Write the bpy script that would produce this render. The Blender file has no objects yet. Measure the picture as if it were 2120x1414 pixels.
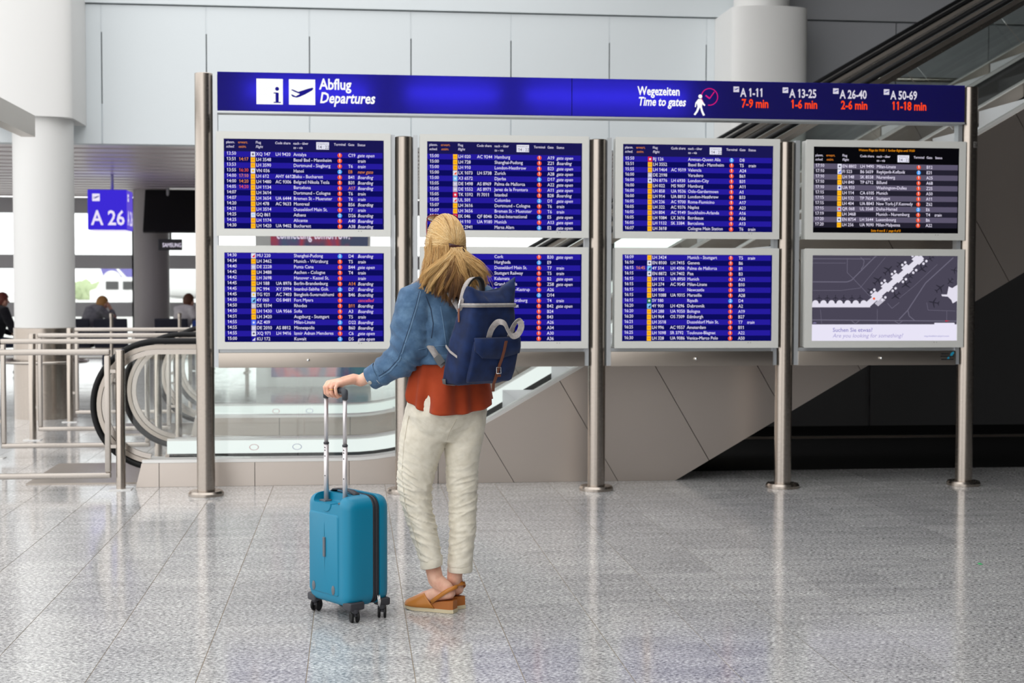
import bpy, bmesh, math, random
import numpy as np
from mathutils import Vector, Matrix, noise
from mathutils.bvhtree import BVHTree
random.seed(7)
S = bpy.context.scene
COL = S.collection
PI = math.pi

# ------------------------------------------------------------------ camera
CAM_H = 1.42
YAW, PITCH, ROLL, FPX = .1111, .0397, .0024, 2944.0     # focal length in pixels of the 2120 x 1414 frame = 50 mm lens
_f = Vector((math.sin(YAW) * math.cos(PITCH), math.cos(YAW) * math.cos(PITCH), -math.sin(PITCH)))
_r0 = Vector((math.cos(YAW), -math.sin(YAW), 0)); _u0 = _r0.cross(_f)
_r = _r0 * math.cos(ROLL) + _u0 * math.sin(ROLL); _u = _u0 * math.cos(ROLL) - _r0 * math.sin(ROLL)
cam = bpy.data.objects.new('camera', bpy.data.cameras.new('camera')); COL.objects.link(cam)
cam.matrix_world = Matrix(((_r.x, _u.x, -_f.x, 0), (_r.y, _u.y, -_f.y, 0), (_r.z, _u.z, -_f.z, CAM_H), (0, 0, 0, 1)))
cam.data.lens = 50; cam.data.sensor_width = 36; cam.data.clip_end = 400; cam.data.clip_start = .05
cam.data.dof.use_dof = True; cam.data.dof.focus_distance = 6.0; cam.data.dof.aperture_fstop = 4.5
S.camera = cam

def at(px, py, Y):
    """world point where the sight line through photo pixel (px, py) meets the plane at depth Y"""
    d = _f + _r * ((px - 1060) / FPX) - _u * ((py - 707) / FPX)
    return Vector((0, 0, CAM_H)) + d * (Y / d.y)

# ------------------------------------------------------------------ light
w = bpy.data.worlds.new('world'); S.world = w; w.use_nodes = True
bg = w.node_tree.nodes['Background']
bg.inputs['Color'].default_value = (1, .995, .985, 1); bg.inputs['Strength'].default_value = 2.0
S.view_settings.view_transform = 'Standard'; S.view_settings.look = 'None'
S.view_settings.exposure = 0; S.view_settings.gamma = 1; S.view_settings.use_curve_mapping = False
S.cycles.use_denoising = True
S.cycles.max_bounces = 10; S.cycles.transparent_max_bounces = 24
S.cycles.sample_clamp_indirect = 6

# ------------------------------------------------------------------ materials
def srgb(r, g, b):
    f = lambda c: (c / 255) / 12.92 if c <= 10.3 else ((c / 255 + .055) / 1.055) ** 2.4
    return (f(r), f(g), f(b), 1)
MATS = {}
def mat(name, col=(.5, .5, .5, 1), rough=.5, metal=0, spec=.5, sheen=0, coat=0):
    m = bpy.data.materials.new(name); m.use_nodes = True
    p = m.node_tree.nodes['Principled BSDF']
    p.inputs['Base Color'].default_value = col; p.inputs['Roughness'].default_value = rough
    p.inputs['Metallic'].default_value = metal; p.inputs['Specular IOR Level'].default_value = spec
    p.inputs['Sheen Weight'].default_value = sheen; p.inputs['Coat Weight'].default_value = coat
    MATS[name] = m
    return m
def nodes(m): return m.node_tree.nodes, m.node_tree.links, m.node_tree.nodes['Principled BSDF']
def add(m, t, **kw):
    n = m.node_tree.nodes.new(t)
    for k, v in kw.items(): setattr(n, k, v)
    return n
def coords(m, scale=(1, 1, 1), kind='Object'):
    tc = add(m, 'ShaderNodeTexCoord'); mp = add(m, 'ShaderNodeMapping')
    mp.inputs['Scale'].default_value = scale
    m.node_tree.links.new(tc.outputs[kind], mp.inputs[0])
    return mp.outputs[0]
def noise_tex(m, vec, scale, detail=4, rough=.5):
    n = add(m, 'ShaderNodeTexNoise'); n.inputs['Scale'].default_value = scale
    n.inputs['Detail'].default_value = detail; n.inputs['Roughness'].default_value = rough
    m.node_tree.links.new(vec, n.inputs['Vector'])
    return n.outputs['Fac']
def ramp(m, fac, stops):
    r = add(m, 'ShaderNodeValToRGB'); e = r.color_ramp.elements
    e[0].position, e[0].color = stops[0]; e[1].position, e[1].color = stops[-1]
    for p, c in stops[1:-1]:
        x = e.new(p); x.color = c
    m.node_tree.links.new(fac, r.inputs[0])
    return r.outputs[0]
def bump(m, h, strength=.3, dist=.002):
    b = add(m, 'ShaderNodeBump'); b.inputs['Strength'].default_value = strength; b.inputs['Distance'].default_value = dist
    m.node_tree.links.new(h, b.inputs['Height']); m.node_tree.links.new(b.outputs[0], nodes(m)[2].inputs['Normal'])
def mixc(m, fac, a, b, mode='MIX'):
    n = add(m, 'ShaderNodeMix', data_type='RGBA', blend_type=mode)
    for s, v in ((n.inputs[0], fac), (n.inputs[6], a), (n.inputs[7], b)):
        if hasattr(v, 'is_output'): m.node_tree.links.new(v, s)
        else: s.default_value = v
    return n.outputs[2]
def fabric(name, c1, c2, scale=60, rough=.85, bstr=.25, weave=900, sheen=.15):
    m = mat(name, c1, rough, sheen=sheen, spec=.2); v = coords(m)
    col = ramp(m, noise_tex(m, v, scale, 5), [(.35, c1), (.65, c2)])
    m.node_tree.links.new(col, nodes(m)[2].inputs['Base Color'])
    bump(m, noise_tex(m, v, weave, 2), bstr, .001)
    return m
def steel(name, col, rough, streak=(4, 4, 300), amount=.12):
    m = mat(name, col, rough, 1); v = coords(m, streak)
    n = noise_tex(m, v, 6, 3)
    mr = add(m, 'ShaderNodeMapRange'); mr.inputs[3].default_value = rough - amount / 2; mr.inputs[4].default_value = rough + amount / 2
    m.node_tree.links.new(n, mr.inputs[0]); m.node_tree.links.new(mr.outputs[0], nodes(m)[2].inputs['Roughness'])
    bump(m, n, .12, .0006)
    return m
def emit(name, col, s=1.0):
    m = bpy.data.materials.new(name); m.use_nodes = True; nt = m.node_tree; nt.nodes.clear()
    o = nt.nodes.new('ShaderNodeOutputMaterial'); e = nt.nodes.new('ShaderNodeEmission')
    e.inputs[0].default_value = col; e.inputs[1].default_value = s
    nt.links.new(e.outputs[0], o.inputs[0]); MATS[name] = m
    return m
def glass(name, tint, refl=.06, rough=.0):
    m = bpy.data.materials.new(name); m.use_nodes = True; nt = m.node_tree; nt.nodes.clear()
    o = nt.nodes.new('ShaderNodeOutputMaterial'); t = nt.nodes.new('ShaderNodeBsdfTransparent'); t.inputs[0].default_value = tint
    g = nt.nodes.new('ShaderNodeBsdfGlossy'); g.inputs['Roughness'].default_value = rough
    lw = nt.nodes.new('ShaderNodeFresnel'); lw.inputs['IOR'].default_value = 1.45
    mx = nt.nodes.new('ShaderNodeMixShader')
    nt.links.new(lw.outputs[0], mx.inputs[0]); nt.links.new(t.outputs[0], mx.inputs[1]); nt.links.new(g.outputs[0], mx.inputs[2])
    nt.links.new(mx.outputs[0], o.inputs[0]); MATS[name] = m
    return m

# granite paving: pale grey with a fine dark and white grain, tone changes a little from slab to slab
g = mat('granite', rough=.16, spec=.5); v = coords(g, (1, 1, 1))
mpo = add(g, 'ShaderNodeTexCoord'); geo = add(g, 'ShaderNodeNewGeometry')
v = geo.outputs['Position']
mp = add(g, 'ShaderNodeMapping'); mp.inputs['Scale'].default_value = (.55, 1.0, 1); mp.inputs['Rotation'].default_value = (0, 0, .25)
g.node_tree.links.new(v, mp.inputs[0])
fine = ramp(g, noise_tex(g, mp.outputs[0], 105, 4, .72), [(.32, (.06, .06, .062, 1)), (.43, (.26, .26, .262, 1)), (.53, (.50, .50, .50, 1)), (.66, (.88, .88, .87, 1))])
mp2 = add(g, 'ShaderNodeMapping'); mp2.inputs['Scale'].default_value = (.5, 2.2, 1); mp2.inputs['Rotation'].default_value = (0, 0, -.5)
g.node_tree.links.new(v, mp2.inputs[0])
vein = ramp(g, noise_tex(g, mp2.outputs[0], 5, 6, .65), [(.3, (.78, .78, .79, 1)), (.7, (1.15, 1.15, 1.14, 1))])
oi = add(g, 'ShaderNodeObjectInfo')
tone = ramp(g, oi.outputs['Random'], [(0, (.92, .92, .93, 1)), (1, (1.1, 1.1, 1.1, 1))])
c = mixc(g, 1.0, mixc(g, 1.0, fine, vein, 'MULTIPLY'), tone, 'MULTIPLY')
g.node_tree.links.new(c, nodes(g)[2].inputs['Base Color'])
rr = add(g, 'ShaderNodeMapRange'); rr.inputs[3].default_value = .07; rr.inputs[4].default_value = .18
g.node_tree.links.new(noise_tex(g, v, 3, 5), rr.inputs[0]); g.node_tree.links.new(rr.outputs[0], nodes(g)[2].inputs['Roughness'])

mat('grout', srgb(150, 138, 122), .8)
mat('panel_white', srgb(222, 229, 233), .45)
mat('panel_grey', srgb(165, 167, 172), .5)
mat('panel_joint', srgb(105, 112, 116), .6)
mat('plaster_white', srgb(222, 222, 221), .6)
mat('louvre_green', srgb(150, 156, 142), .6)
mat('ceiling_metal', srgb(238, 228, 230), .35, .3); mat('column_grey', srgb(176, 172, 172), .5)
mat('frame_grey', srgb(200, 201, 204), .45)
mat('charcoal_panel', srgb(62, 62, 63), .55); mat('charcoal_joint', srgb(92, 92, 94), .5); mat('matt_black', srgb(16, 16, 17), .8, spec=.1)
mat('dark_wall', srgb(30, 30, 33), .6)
mat('reflection_wall_grey', srgb(160, 156, 150), .7); mat('concrete_pale', srgb(214, 214, 210), .8)
steel('steel_post', srgb(178, 169, 160), .26, (6, 6, 900))
steel('steel_flat', srgb(178, 169, 160), .33, (4, 4, 500))
steel('steel_clad', srgb(206, 196, 188), .38, (2, 2, 60), .16)
steel('steel_rail', srgb(182, 175, 168), .25, (40, 40, 40))
mat('steel_bright', srgb(232, 232, 230), .3, .35)
emit('skirt_light', (.93, 1, .97, 1), .95)
mat('deck_white', srgb(232, 236, 234), .35)
mat('rubber_black', srgb(14, 14, 16), .5, spec=.3)
mat('monitor_grey', srgb(216, 217, 213), .5)
mat('aluminium', srgb(200, 204, 208), .38, .6)
mat('chrome', srgb(235, 235, 235), .08, 1)
mat('mark_red', srgb(196, 60, 70), .5); mat('mark_blue', srgb(110, 120, 190), .5)
mat('black_plastic', srgb(14, 14, 16), .4)
glass('glass_green', (.985, .996, .991, 1)); glass('glass_window', (.96, .98, .98, 1))

# ------------------------------------------------------------------ mesh helpers
ORG = {}
def obj(name, me, m=None, parent=None, smooth=False, org=None):
    """link a mesh given in world coordinates; a part is stored relative to its thing"""
    o = bpy.data.objects.new(name, me); COL.objects.link(o)
    if m is not None:
        for x in (m if isinstance(m, (list, tuple)) else [m]): me.materials.append(MATS[x])
    base = ORG[parent.name] if parent is not None else Vector(org) if org is not None else Vector((0, 0, 0))
    if base.length > 0: me.transform(Matrix.Translation(-base))
    if parent is not None: o.parent = parent
    else: o.location = base
    ORG[o.name] = base
    if smooth:
        for p in me.polygons: p.use_smooth = True
    return o
def tag(o, label=None, cat=None, group=None, kind=None):
    if label: o['label'] = label
    if cat: o['category'] = cat
    if group: o['group'] = group
    if kind: o['kind'] = kind
    return o
def thing(name, label, cat, loc=(0, 0, 0), group=None, kind=None):
    o = bpy.data.objects.new(name, None); COL.objects.link(o); o.location = loc; o.empty_display_size = .1
    ORG[o.name] = Vector(loc)
    return tag(o, label, cat, group, kind)
def copy_tree(o, parent=None):
    c = o.copy(); COL.objects.link(c); ORG[c.name] = ORG[o.name].copy()
    if parent is not None: c.parent = parent
    for ch in list(o.children): copy_tree(ch, c)
    return c

class MB:
    """collects simple solids (world coordinates) into one mesh"""
    def __init__(s): s.v, s.f, s.m = [], [], []
    def add(s, vs, fs, mi=0):
        n = len(s.v); s.v += [tuple(p) for p in vs]; s.f += [tuple(i + n for i in f) for f in fs]; s.m += [mi] * len(fs)
        return s
    def box(s, x0, x1, y0, y1, z0, z1, mi=0):
        vs = [(x, y, z) for x in (x0, x1) for y in (y0, y1) for z in (z0, z1)]
        return s.add(vs, [(0, 1, 3, 2), (4, 6, 7, 5), (0, 4, 5, 1), (2, 3, 7, 6), (0, 2, 6, 4), (1, 5, 7, 3)], mi)
    def obox(s, c, ax, hs, mi=0):
        """oriented box: centre, three unit axes, half sizes"""
        c = Vector(c); a = [Vector(x) * h for x, h in zip(ax, hs)]
        vs = [c + a[0] * i + a[1] * j + a[2] * k for i in (-1, 1) for j in (-1, 1) for k in (-1, 1)]
        return s.add(vs, [(0, 1, 3, 2), (4, 6, 7, 5), (0, 4, 5, 1), (2, 3, 7, 6), (0, 2, 6, 4), (1, 5, 7, 3)], mi)
    def quad(s, a, b, c, d, mi=0): return s.add([a, b, c, d], [(0, 1, 2, 3)], mi)
    def loft(s, rings, cap=True, mi=0, closed=True):
        n = len(rings[0]); vs = [p for r in rings for p in r]; fs = []
        for i in range(len(rings) - 1):
            for j in range(n if closed else n - 1):
                k = (j + 1) % n
                fs.append((i * n + j, i * n + k, (i + 1) * n + k, (i + 1) * n + j))
        if cap: fs += [tuple(range(n - 1, -1, -1)), tuple((len(rings) - 1) * n + j for j in range(n))]
        return s.add(vs, fs, mi)
    def lathe(s, prof, c=(0, 0, 0), n=32, mi=0, cap=True):
        return s.loft([[(c[0] + r * math.cos(2 * PI * j / n), c[1] + r * math.sin(2 * PI * j / n), c[2] + z) for j in range(n)] for r, z in prof], cap, mi)
    def tube(s, pts, rad, n=10, cap=True, mi=0, round_cap=False):
        pts = [Vector(p) for p in pts]; R = rad if isinstance(rad, (list, tuple)) else [rad] * len(pts)
        rings = []; up = None
        T = [(pts[min(i + 1, len(pts) - 1)] - pts[max(i - 1, 0)]).normalized() for i in range(len(pts))]
        for i, p in enumerate(pts):
            t = T[i]
            if up is None: up = t.orthogonal().normalized()
            up = (up - t * up.dot(t)); up = up.normalized() if up.length > 1e-6 else t.orthogonal().normalized()
            b = t.cross(up)
            if round_cap and i == 0:
                for a in (80, 55, 28):
                    rr = R[0] * math.cos(math.radians(a)); o = p - t * R[0] * math.sin(math.radians(a))
                    rings.append([o + (up * math.cos(2 * PI * j / n) + b * math.sin(2 * PI * j / n)) * rr for j in range(n)])
            rings.append([p + (up * math.cos(2 * PI * j / n) + b * math.sin(2 * PI * j / n)) * R[i] for j in range(n)])
            if round_cap and i == len(pts) - 1:
                for a in (28, 55, 80):
                    rr = R[i] * math.cos(math.radians(a)); o = p + t * R[i] * math.sin(math.radians(a))
                    rings.append([o + (up * math.cos(2 * PI * j / n) + b * math.sin(2 * PI * j / n)) * rr for j in range(n)])
        return s.loft(rings, cap, mi)
    def prism(s, poly, y0, y1, mi=0):
        """polygon in (x, z), extruded along y"""
        n = len(poly); vs = [(x, y0, z) for x, z in poly] + [(x, y1, z) for x, z in poly]
        fs = [tuple(range(n - 1, -1, -1)), tuple(range(n, 2 * n))] + [(j, (j + 1) % n, n + (j + 1) % n, n + j) for j in range(n)]
        return s.add(vs, fs, mi)
    def strip(s, pts, width, side, thick=.002, mi=0):
        """flat band along pts; side = width direction (one vector or one per point)"""
        pts = [Vector(p) for p in pts]; rings = []
        for i, p in enumerate(pts):
            sd = Vector(side[i] if isinstance(side[0], (list, tuple, Vector)) else side).normalized()
            t = (pts[min(i + 1, len(pts) - 1)] - pts[max(i - 1, 0)]).normalized(); nn = t.cross(sd).normalized()
            a = sd * width / 2; b = nn * thick / 2
            rings.append([p + a + b, p - a + b, p - a - b, p + a - b])
        return s.loft(rings, True, mi)
    def ball(s, c, r, n=14, mi=0):
        r = r if isinstance(r, (list, tuple)) else (r, r, r); k = n // 2
        rings = [[(c[0] + r[0] * math.sin(PI * (i + .02) / (k + .04)) * math.cos(2 * PI * j / n), c[1] + r[1] * math.sin(PI * (i + .02) / (k + .04)) * math.sin(2 * PI * j / n), c[2] - r[2] * math.cos(PI * (i + .02) / (k + .04))) for j in range(n)] for i in range(k + 1)]
        return s.loft(rings, True, mi)
    def mesh(s, name='m', fix=True):
        me = bpy.data.meshes.new(name); me.from_pydata(s.v, [], s.f)
        me.polygons.foreach_set('material_index', s.m); me.update()
        if fix:
            b = bmesh.new(); b.from_mesh(me); bmesh.ops.recalc_face_normals(b, faces=b.faces); b.to_mesh(me); b.free()
        return me
    def build(s, name, m=None, parent=None, smooth=False, org=None, bevel=0, seg=2, fix=True):
        me = s.mesh(name, fix)
        if bevel:
            b = bmesh.new(); b.from_mesh(me)
            bmesh.ops.bevel(b, geom=list(b.edges), offset=bevel, segments=seg, affect='EDGES', clamp_overlap=True, profile=.6)
            b.to_mesh(me); b.free()
        o = obj(name, me, m, parent, smooth, org)
        if smooth == 'auto': auto_smooth(o)
        return o
def auto_smooth(o, ang=.6):
    me = o.data; b = bmesh.new(); b.from_mesh(me)
    for e in b.edges: e.smooth = not (len(e.link_faces) == 2 and e.calc_face_angle(0) > ang)
    for f in b.faces: f.smooth = True
    b.to_mesh(me); b.free()
def remesh(mb, voxel, smooth=6, factor=.5):
    """fuse overlapping closed solids into one skin"""
    me = mb.mesh('tmp'); o = bpy.data.objects.new('tmp', me); COL.objects.link(o)
    r = o.modifiers.new('r', 'REMESH'); r.mode = 'VOXEL'; r.voxel_size = voxel; r.use_smooth_shade = True
    if smooth:
        q = o.modifiers.new('s', 'SMOOTH'); q.factor = factor; q.iterations = smooth
    dg = bpy.context.evaluated_depsgraph_get(); dg.update()
    out = bpy.data.meshes.new_from_object(o.evaluated_get(dg)); bpy.data.objects.remove(o)
    for p in out.polygons: p.use_smooth = True
    return out
def verts_np(me):
    a = np.empty(len(me.vertices) * 3); me.vertices.foreach_get('co', a); return a.reshape(-1, 3)
def normals_np(me):
    a = np.empty(len(me.vertices) * 3); me.vertex_normals.foreach_get('vector', a); return a.reshape(-1, 3)
def set_verts(me, a): me.vertices.foreach_set('co', a.reshape(-1)); me.update()

# ------------------------------------------------------------------ lettering
_G = {}
def glyph(ch, bold):
    bold = .002 if bold <= .006 else .008 if bold <= .013 else .017 if bold <= .021 else .026
    if ch in 'MWw' and bold < .013: bold = 0
    k = (ch, bold)
    if k in _G: return _G[k]
    def geo(t):
        cu = bpy.data.curves.new('g', 'FONT'); cu.body = t; cu.size = 1; cu.resolution_u = 2; cu.offset = bold; cu.fill_mode = 'FRONT'
        o = bpy.data.objects.new('g', cu); COL.objects.link(o)
        dg = bpy.context.evaluated_depsgraph_get(); me = bpy.data.meshes.new_from_object(o.evaluated_get(dg))
        v = [tuple(x.co) for x in me.vertices]; f = [tuple(p.vertices) for p in me.polygons]
        bpy.data.objects.remove(o); bpy.data.curves.remove(cu); bpy.data.meshes.remove(me)
        return v, f
    if ch == ' ': r = ([], [], .27)
    elif ch == '1':                                             # a figure one with a flag
        h = max(p[1] for p in geo('7')[0]); w = .055 + bold
        r = ([(.27 - w, 0), (.27 + w, 0), (.27 + w, h), (.27 - w * .6, h), (.27 - w, h), (.08, h - .13), (.08, h - .24), (.27 - w, h - .14)], [(0, 1, 2, 3, 4, 7), (4, 5, 6, 7)], .50); r = ([(x, y, 0) for x, y in r[0]], r[1], r[2])
    else:
        v, f = geo(ch); x2 = max(p[0] for p in geo('|' + ch + '|')[0]); x1 = max(p[0] for p in geo('||')[0])
        r = (v, f, x2 - x1)
    _G[k] = r
    return r
def text_width(t, size, bold=.012, sx=1.0, track=0): return sum((glyph(c, bold)[2] + track) * size * sx for c in t)
def put_text(mb, t, x, z, size, place, mi=0, bold=.012, italic=0, sx=1.0, anchor='l', track=0):
    """size = em height; place(x, z) maps flat sign coordinates to a world point"""
    if anchor == 'c': x -= text_width(t, size, bold, sx, track) / 2
    for ch in t:
        v, f, adv = glyph(ch, bold)
        mb.add([place(x + (p[0] + italic * p[1]) * size * sx, z + p[1] * size) for p in v], f, mi)
        x += (adv + track) * size * sx

for _b in (.002, .008, .017, .026):
    for _c in sorted(set('ABCDEFGHIJKLMNOPQRSTUVWXYZabcdefghijklmnopqrstuvwxyz0123456789:-./?ü')): glyph(_c, _b)

# ================================================================== THE SETTING
# floor: granite slabs 39 x 62 cm, beige joints running away from the camera
TX, TY, X0, Y0 = .39101, .62, -.56275, 5.60
fl = MB().box(-30, 9.2, -30, 28.4, -.12, -.0025).build('floor', 'grout', org=(0, 0, -.12)); tag(fl, 'polished grey granite slab floor with thin beige joints', None, None, 'structure')
def tile_box(mb, i, j):
    x, y = X0 + i * TX, Y0 + j * TY
    a, b, c, d = x + .0018, x + TX - .0018, y + .0001, y + TY - .0001
    vs = [(a, c, 0), (b, c, 0), (b, d, 0), (a, d, 0), (a, c, -.006), (b, c, -.006), (b, d, -.006), (a, d, -.006)]
    mb.add(vs, [(0, 1, 2, 3), (0, 4, 5, 1), (1, 5, 6, 2), (2, 6, 7, 3), (3, 7, 4, 0)])
cells = [(i, j) for i in range(-36, 25) for j in range(-20, 37) if Y0 + (j + 1) * TY < 28.4 and X0 + (i + 1) * TX < 9.1]
def shown(ij):
    x, y = X0 + (ij[0] + .5) * TX, Y0 + (ij[1] + .5) * TY
    d = Vector((x, y, -CAM_H)); z = d.dot(_f)
    if z < 1: return 1e9
    px, py = FPX * d.dot(_r) / z, FPX * d.dot(_u) / z
    return z if abs(px) < 1180 and -820 < py else 1e9
near = sorted([c for c in cells if shown(c) < 1e8], key=shown)[:296]
nset = set(near); tb = MB(); tile_box(tb, 0, 0); tile_me = tb.mesh('tile', False)
tile_me.transform(Matrix.Translation((-X0, -Y0, .12))); tile_me.materials.append(MATS['granite'])
for i, j in near:
    o = bpy.data.objects.new('tile', tile_me); COL.objects.link(o); o.parent = fl; o.location = (X0 + i * TX, Y0 + j * TY, 0)
tb = MB()
for c in cells:
    if c not in nset: tile_box(tb, *c)
tag(tb.build('far_tiles', 'granite', fl, fix=False), kind='stuff')

# back wall: pale panels on a bulkhead above the waiting area, a fascia above them, boards on top
WY = 16.1
bw = MB().box(-14, 9.2, WY + .03, WY + .5, 2.99, 4.5).build('wall_back', 'panel_joint', org=(0, WY + .03, 2.99)); tag(bw, 'pale blue-grey panelled bulkhead wall above the waiting area', kind='structure')
xs = [-2.737 + 1.1284 * k for k in range(-10, 12)]
for a, b in zip(xs[:-1], xs[1:]):
    if a > 9: break
    grey = a > 4.5
    m = MB().box(a + .007, min(b - .007, 9.2), WY, WY + .029, 2.961, 4.478)
    m.build('panel', 'panel_grey' if grey else 'panel_white', bw)
    if not grey: MB().box(a - .006, a + .006, WY + .004, WY + .029, 4.18, 4.478).build('joint_cover', 'panel_white', bw)
for a, b in ((-14, 4.6), (4.6, 9.2)):
    MB().box(a, b, WY - .03, WY + .2, 4.492, 4.80).build('fascia', 'panel_white' if a < 0 else 'panel_grey', bw)
wu = MB().box(-14, 9.2, WY + .22, WY + .4, 4.80, 9.5).build('wall_upper', 'frame_grey', org=(0, WY + .22, 4.8)); tag(wu, 'upper wall of grey-green upright boards above the panels', kind='structure')
for k in range(88):
    x = 1.0 + k * .094
    if x > 9.1: break
    if abs((x - .3) % 1.9) < .13: continue
    MB().box(x + .003, x + .091, WY + .17, WY + .219, 4.80, 6.2).build('board', 'louvre_green', wu)
# ceiling of the waiting area: long metal slats
ce = MB().box(-14, 9.2, WY + .3, 28.6, 3.16, 3.4).build('ceiling', 'charcoal_panel', org=(0, WY + .3, 3.16)); tag(ce, 'low ceiling of brushed metal slats over the waiting area', kind='structure')
y = WY + .32
while y < 28.2:
    wd = .50
    m = MB().prism([(0, 3.095), (wd * .5, 3.090), (wd, 3.105), (wd, 3.14), (0, 3.14)], -14, 9.2); m.v = [(b_, y + a_, c_) for a_, b_, c_ in m.v]; m.build('slat', 'ceiling_metal', ce)
    y += wd + .10
MB().box(-14, 9.2, WY + .02, WY + .3, 2.97, 3.4).build('edge_beam', 'panel_white', ce)

# glazed front at the far end
def window(n, a, b):
    Y = 28.6
    r = thing('window_%d' % n, 'tall grey-framed window bay at the far end', None, ((a + b) / 2, Y, 0), kind='structure'); r['kind'] = 'structure'
    for x in (a, b): MB().box(x - .09, x + .09, Y - .1, Y + .1, 0, 3.1).build('mullion', 'frame_grey', r)
    for z0, z1 in ((2.80, 3.1), (1.72, 1.99), (.78, 1.06), (0, .1)): MB().box(a + .09, b - .09, Y - .08, Y + .08, z0, z1).build('rail', 'frame_grey', r)
    for z0, z1 in ((1.99, 2.80), (1.06, 1.72), (.1, .78)): MB().box(a + .09, b - .09, Y - .01, Y + .01, z0, z1).build('pane', 'glass_window', r)
ex = [-13.6 + 3.13 * k for k in range(8)]
for k, (a, b) in enumerate(zip(ex[:-1], ex[1:])): window(k + 1, a, b)

# right side of the hall: tall dark wall, and an unseen slab added to shade that side
wr = MB().box(9.2, 9.5, -30, 28.6, -.1, 9.5).build('wall_right', 'dark_wall', org=(9.2, 0, 0)); tag(wr, 'tall dark wall closing the right side of the hall', kind='structure')

gl = MB().box(3.0, 9.2, -26, 8.2, 4.6, 5.0).build('shade_slab_right', 'dark_wall', org=(6, 0, 4.6)); tag(gl, 'unseen dark slab added to shade the right of the hall', kind='structure')
gu = MB().box(3.2, 9.2, 8.0, WY, 6.7, 7.0).build('ceiling_upper', 'dark_wall', org=(6, 12, 6.7)); tag(gu, 'dark ceiling over the upper end of the escalators', kind='structure')
wf = MB().box(-.4, 9.2, -14.4, -14, -.1, 9).build('reflection_wall', 'reflection_wall_grey', org=(4, -14, 0)); tag(wf, 'unseen mid-grey wall behind the camera, added to darken steel reflections', kind='structure')  # added out of view so the steel has something darker to reflect
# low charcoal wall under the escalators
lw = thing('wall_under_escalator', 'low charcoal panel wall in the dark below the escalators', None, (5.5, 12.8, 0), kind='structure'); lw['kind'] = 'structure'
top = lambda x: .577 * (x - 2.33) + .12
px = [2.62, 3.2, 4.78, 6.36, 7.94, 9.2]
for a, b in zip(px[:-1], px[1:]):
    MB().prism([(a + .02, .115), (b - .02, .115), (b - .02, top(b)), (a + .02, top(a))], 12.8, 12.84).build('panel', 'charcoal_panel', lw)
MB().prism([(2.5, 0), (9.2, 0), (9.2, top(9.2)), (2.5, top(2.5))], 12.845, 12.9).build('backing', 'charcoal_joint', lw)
MB().box(2.5, 9.2, 12.76, 12.79, 0, .025).build('skirting', 'steel_flat', lw)
MB().box(2.45, 9.2, 10.62, 12.755, .0, .003).build('floor_shade_sheet', 'matt_black', lw)  # black sheet painting the shade on the floor below the escalators
MB().box(2.5, 9.2, 12.79, 12.799, .003, .115).build('gap_shade_strip', 'matt_black', lw)  # black strip standing in for the shade in the gap under the panels
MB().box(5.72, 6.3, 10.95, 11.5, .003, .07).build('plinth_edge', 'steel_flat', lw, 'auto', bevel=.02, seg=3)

# ------------------------------------------------------------------ round columns
def round_column(x, y, label, r=.31, wrap=None, sleeve=True, top=9.5, dark=None):
    t = thing('round_column', label, 'column', (x, y, 0))
    MB().lathe([(r, .96 if sleeve else 0), (r, top)], (x, y, 0), 48).build('shaft', dark or 'plaster_white', t, 'auto')
    if sleeve:
        MB().lathe([(r + .012, 0), (r + .012, .955), (r + .002, .96)], (x, y, 0), 48).build('base_sleeve', 'steel_post', t, 'auto')
        MB().tube([(x + .43 * math.cos(a), y + .43 * math.sin(a), .60) for a in np.linspace(0, 2 * PI, 49)], .017, 8).build('bumper_rail', 'steel_rail', t, True)
        for a in (.6, 2.2, 3.9, 5.4):
            MB().tube([(x + .3 * math.cos(a), y + .3 * math.sin(a), .60), (x + .43 * math.cos(a), y + .43 * math.sin(a), .60)], .01, 8).build('rail_bracket', 'steel_rail', t, True)
    if wrap:
        z0, z1, xl, xr, yf, cut = wrap
        ys = yf + .16; pts = []
        cx, hw = (xl + xr) / 2, (xr - xl) / 2
        for k in range(25):
            a = PI + PI * k / 24
            pts.append((cx + hw * math.cos(a), ys + (ys - yf) * math.sin(a)))
        ring = pts + [(xr, WY - .005), (xl, WY - .005)]
        rings = [[(p[0], p[1], z0) for p in ring], [(p[0], p[1], z1) for p in ring]]
        MB().loft(rings).build('casing', 'plaster_white', t, 'auto')
    return t
round_column(-3.255, 15.56, 'white round column with steel base sleeve and wide boxed casing above', wrap=(3.15, 9.5, -3.9, -2.905, 15.18, 0))
c2 = round_column(4.55, 15.66, 'white round column with a stepped casing behind the right sign panels', wrap=(2.2, 4.47, 4.13, 4.985, 15.22, 0), sleeve=False)
round_column(-3.58, 26.0, 'grey round column standing far back by the windows', sleeve=False, top=3.09, dark='column_grey')

# steel beam reaching in from the upper left
MB().box(-2.95, -2.83, 5.0, 13.2, 2.735, 2.925).build('overhead_beam', 'steel_flat', org=(-2.89, 13.2, 2.735))
tag(bpy.data.objects['overhead_beam'], 'square steel beam reaching in at the upper left edge', 'beam')

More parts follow.
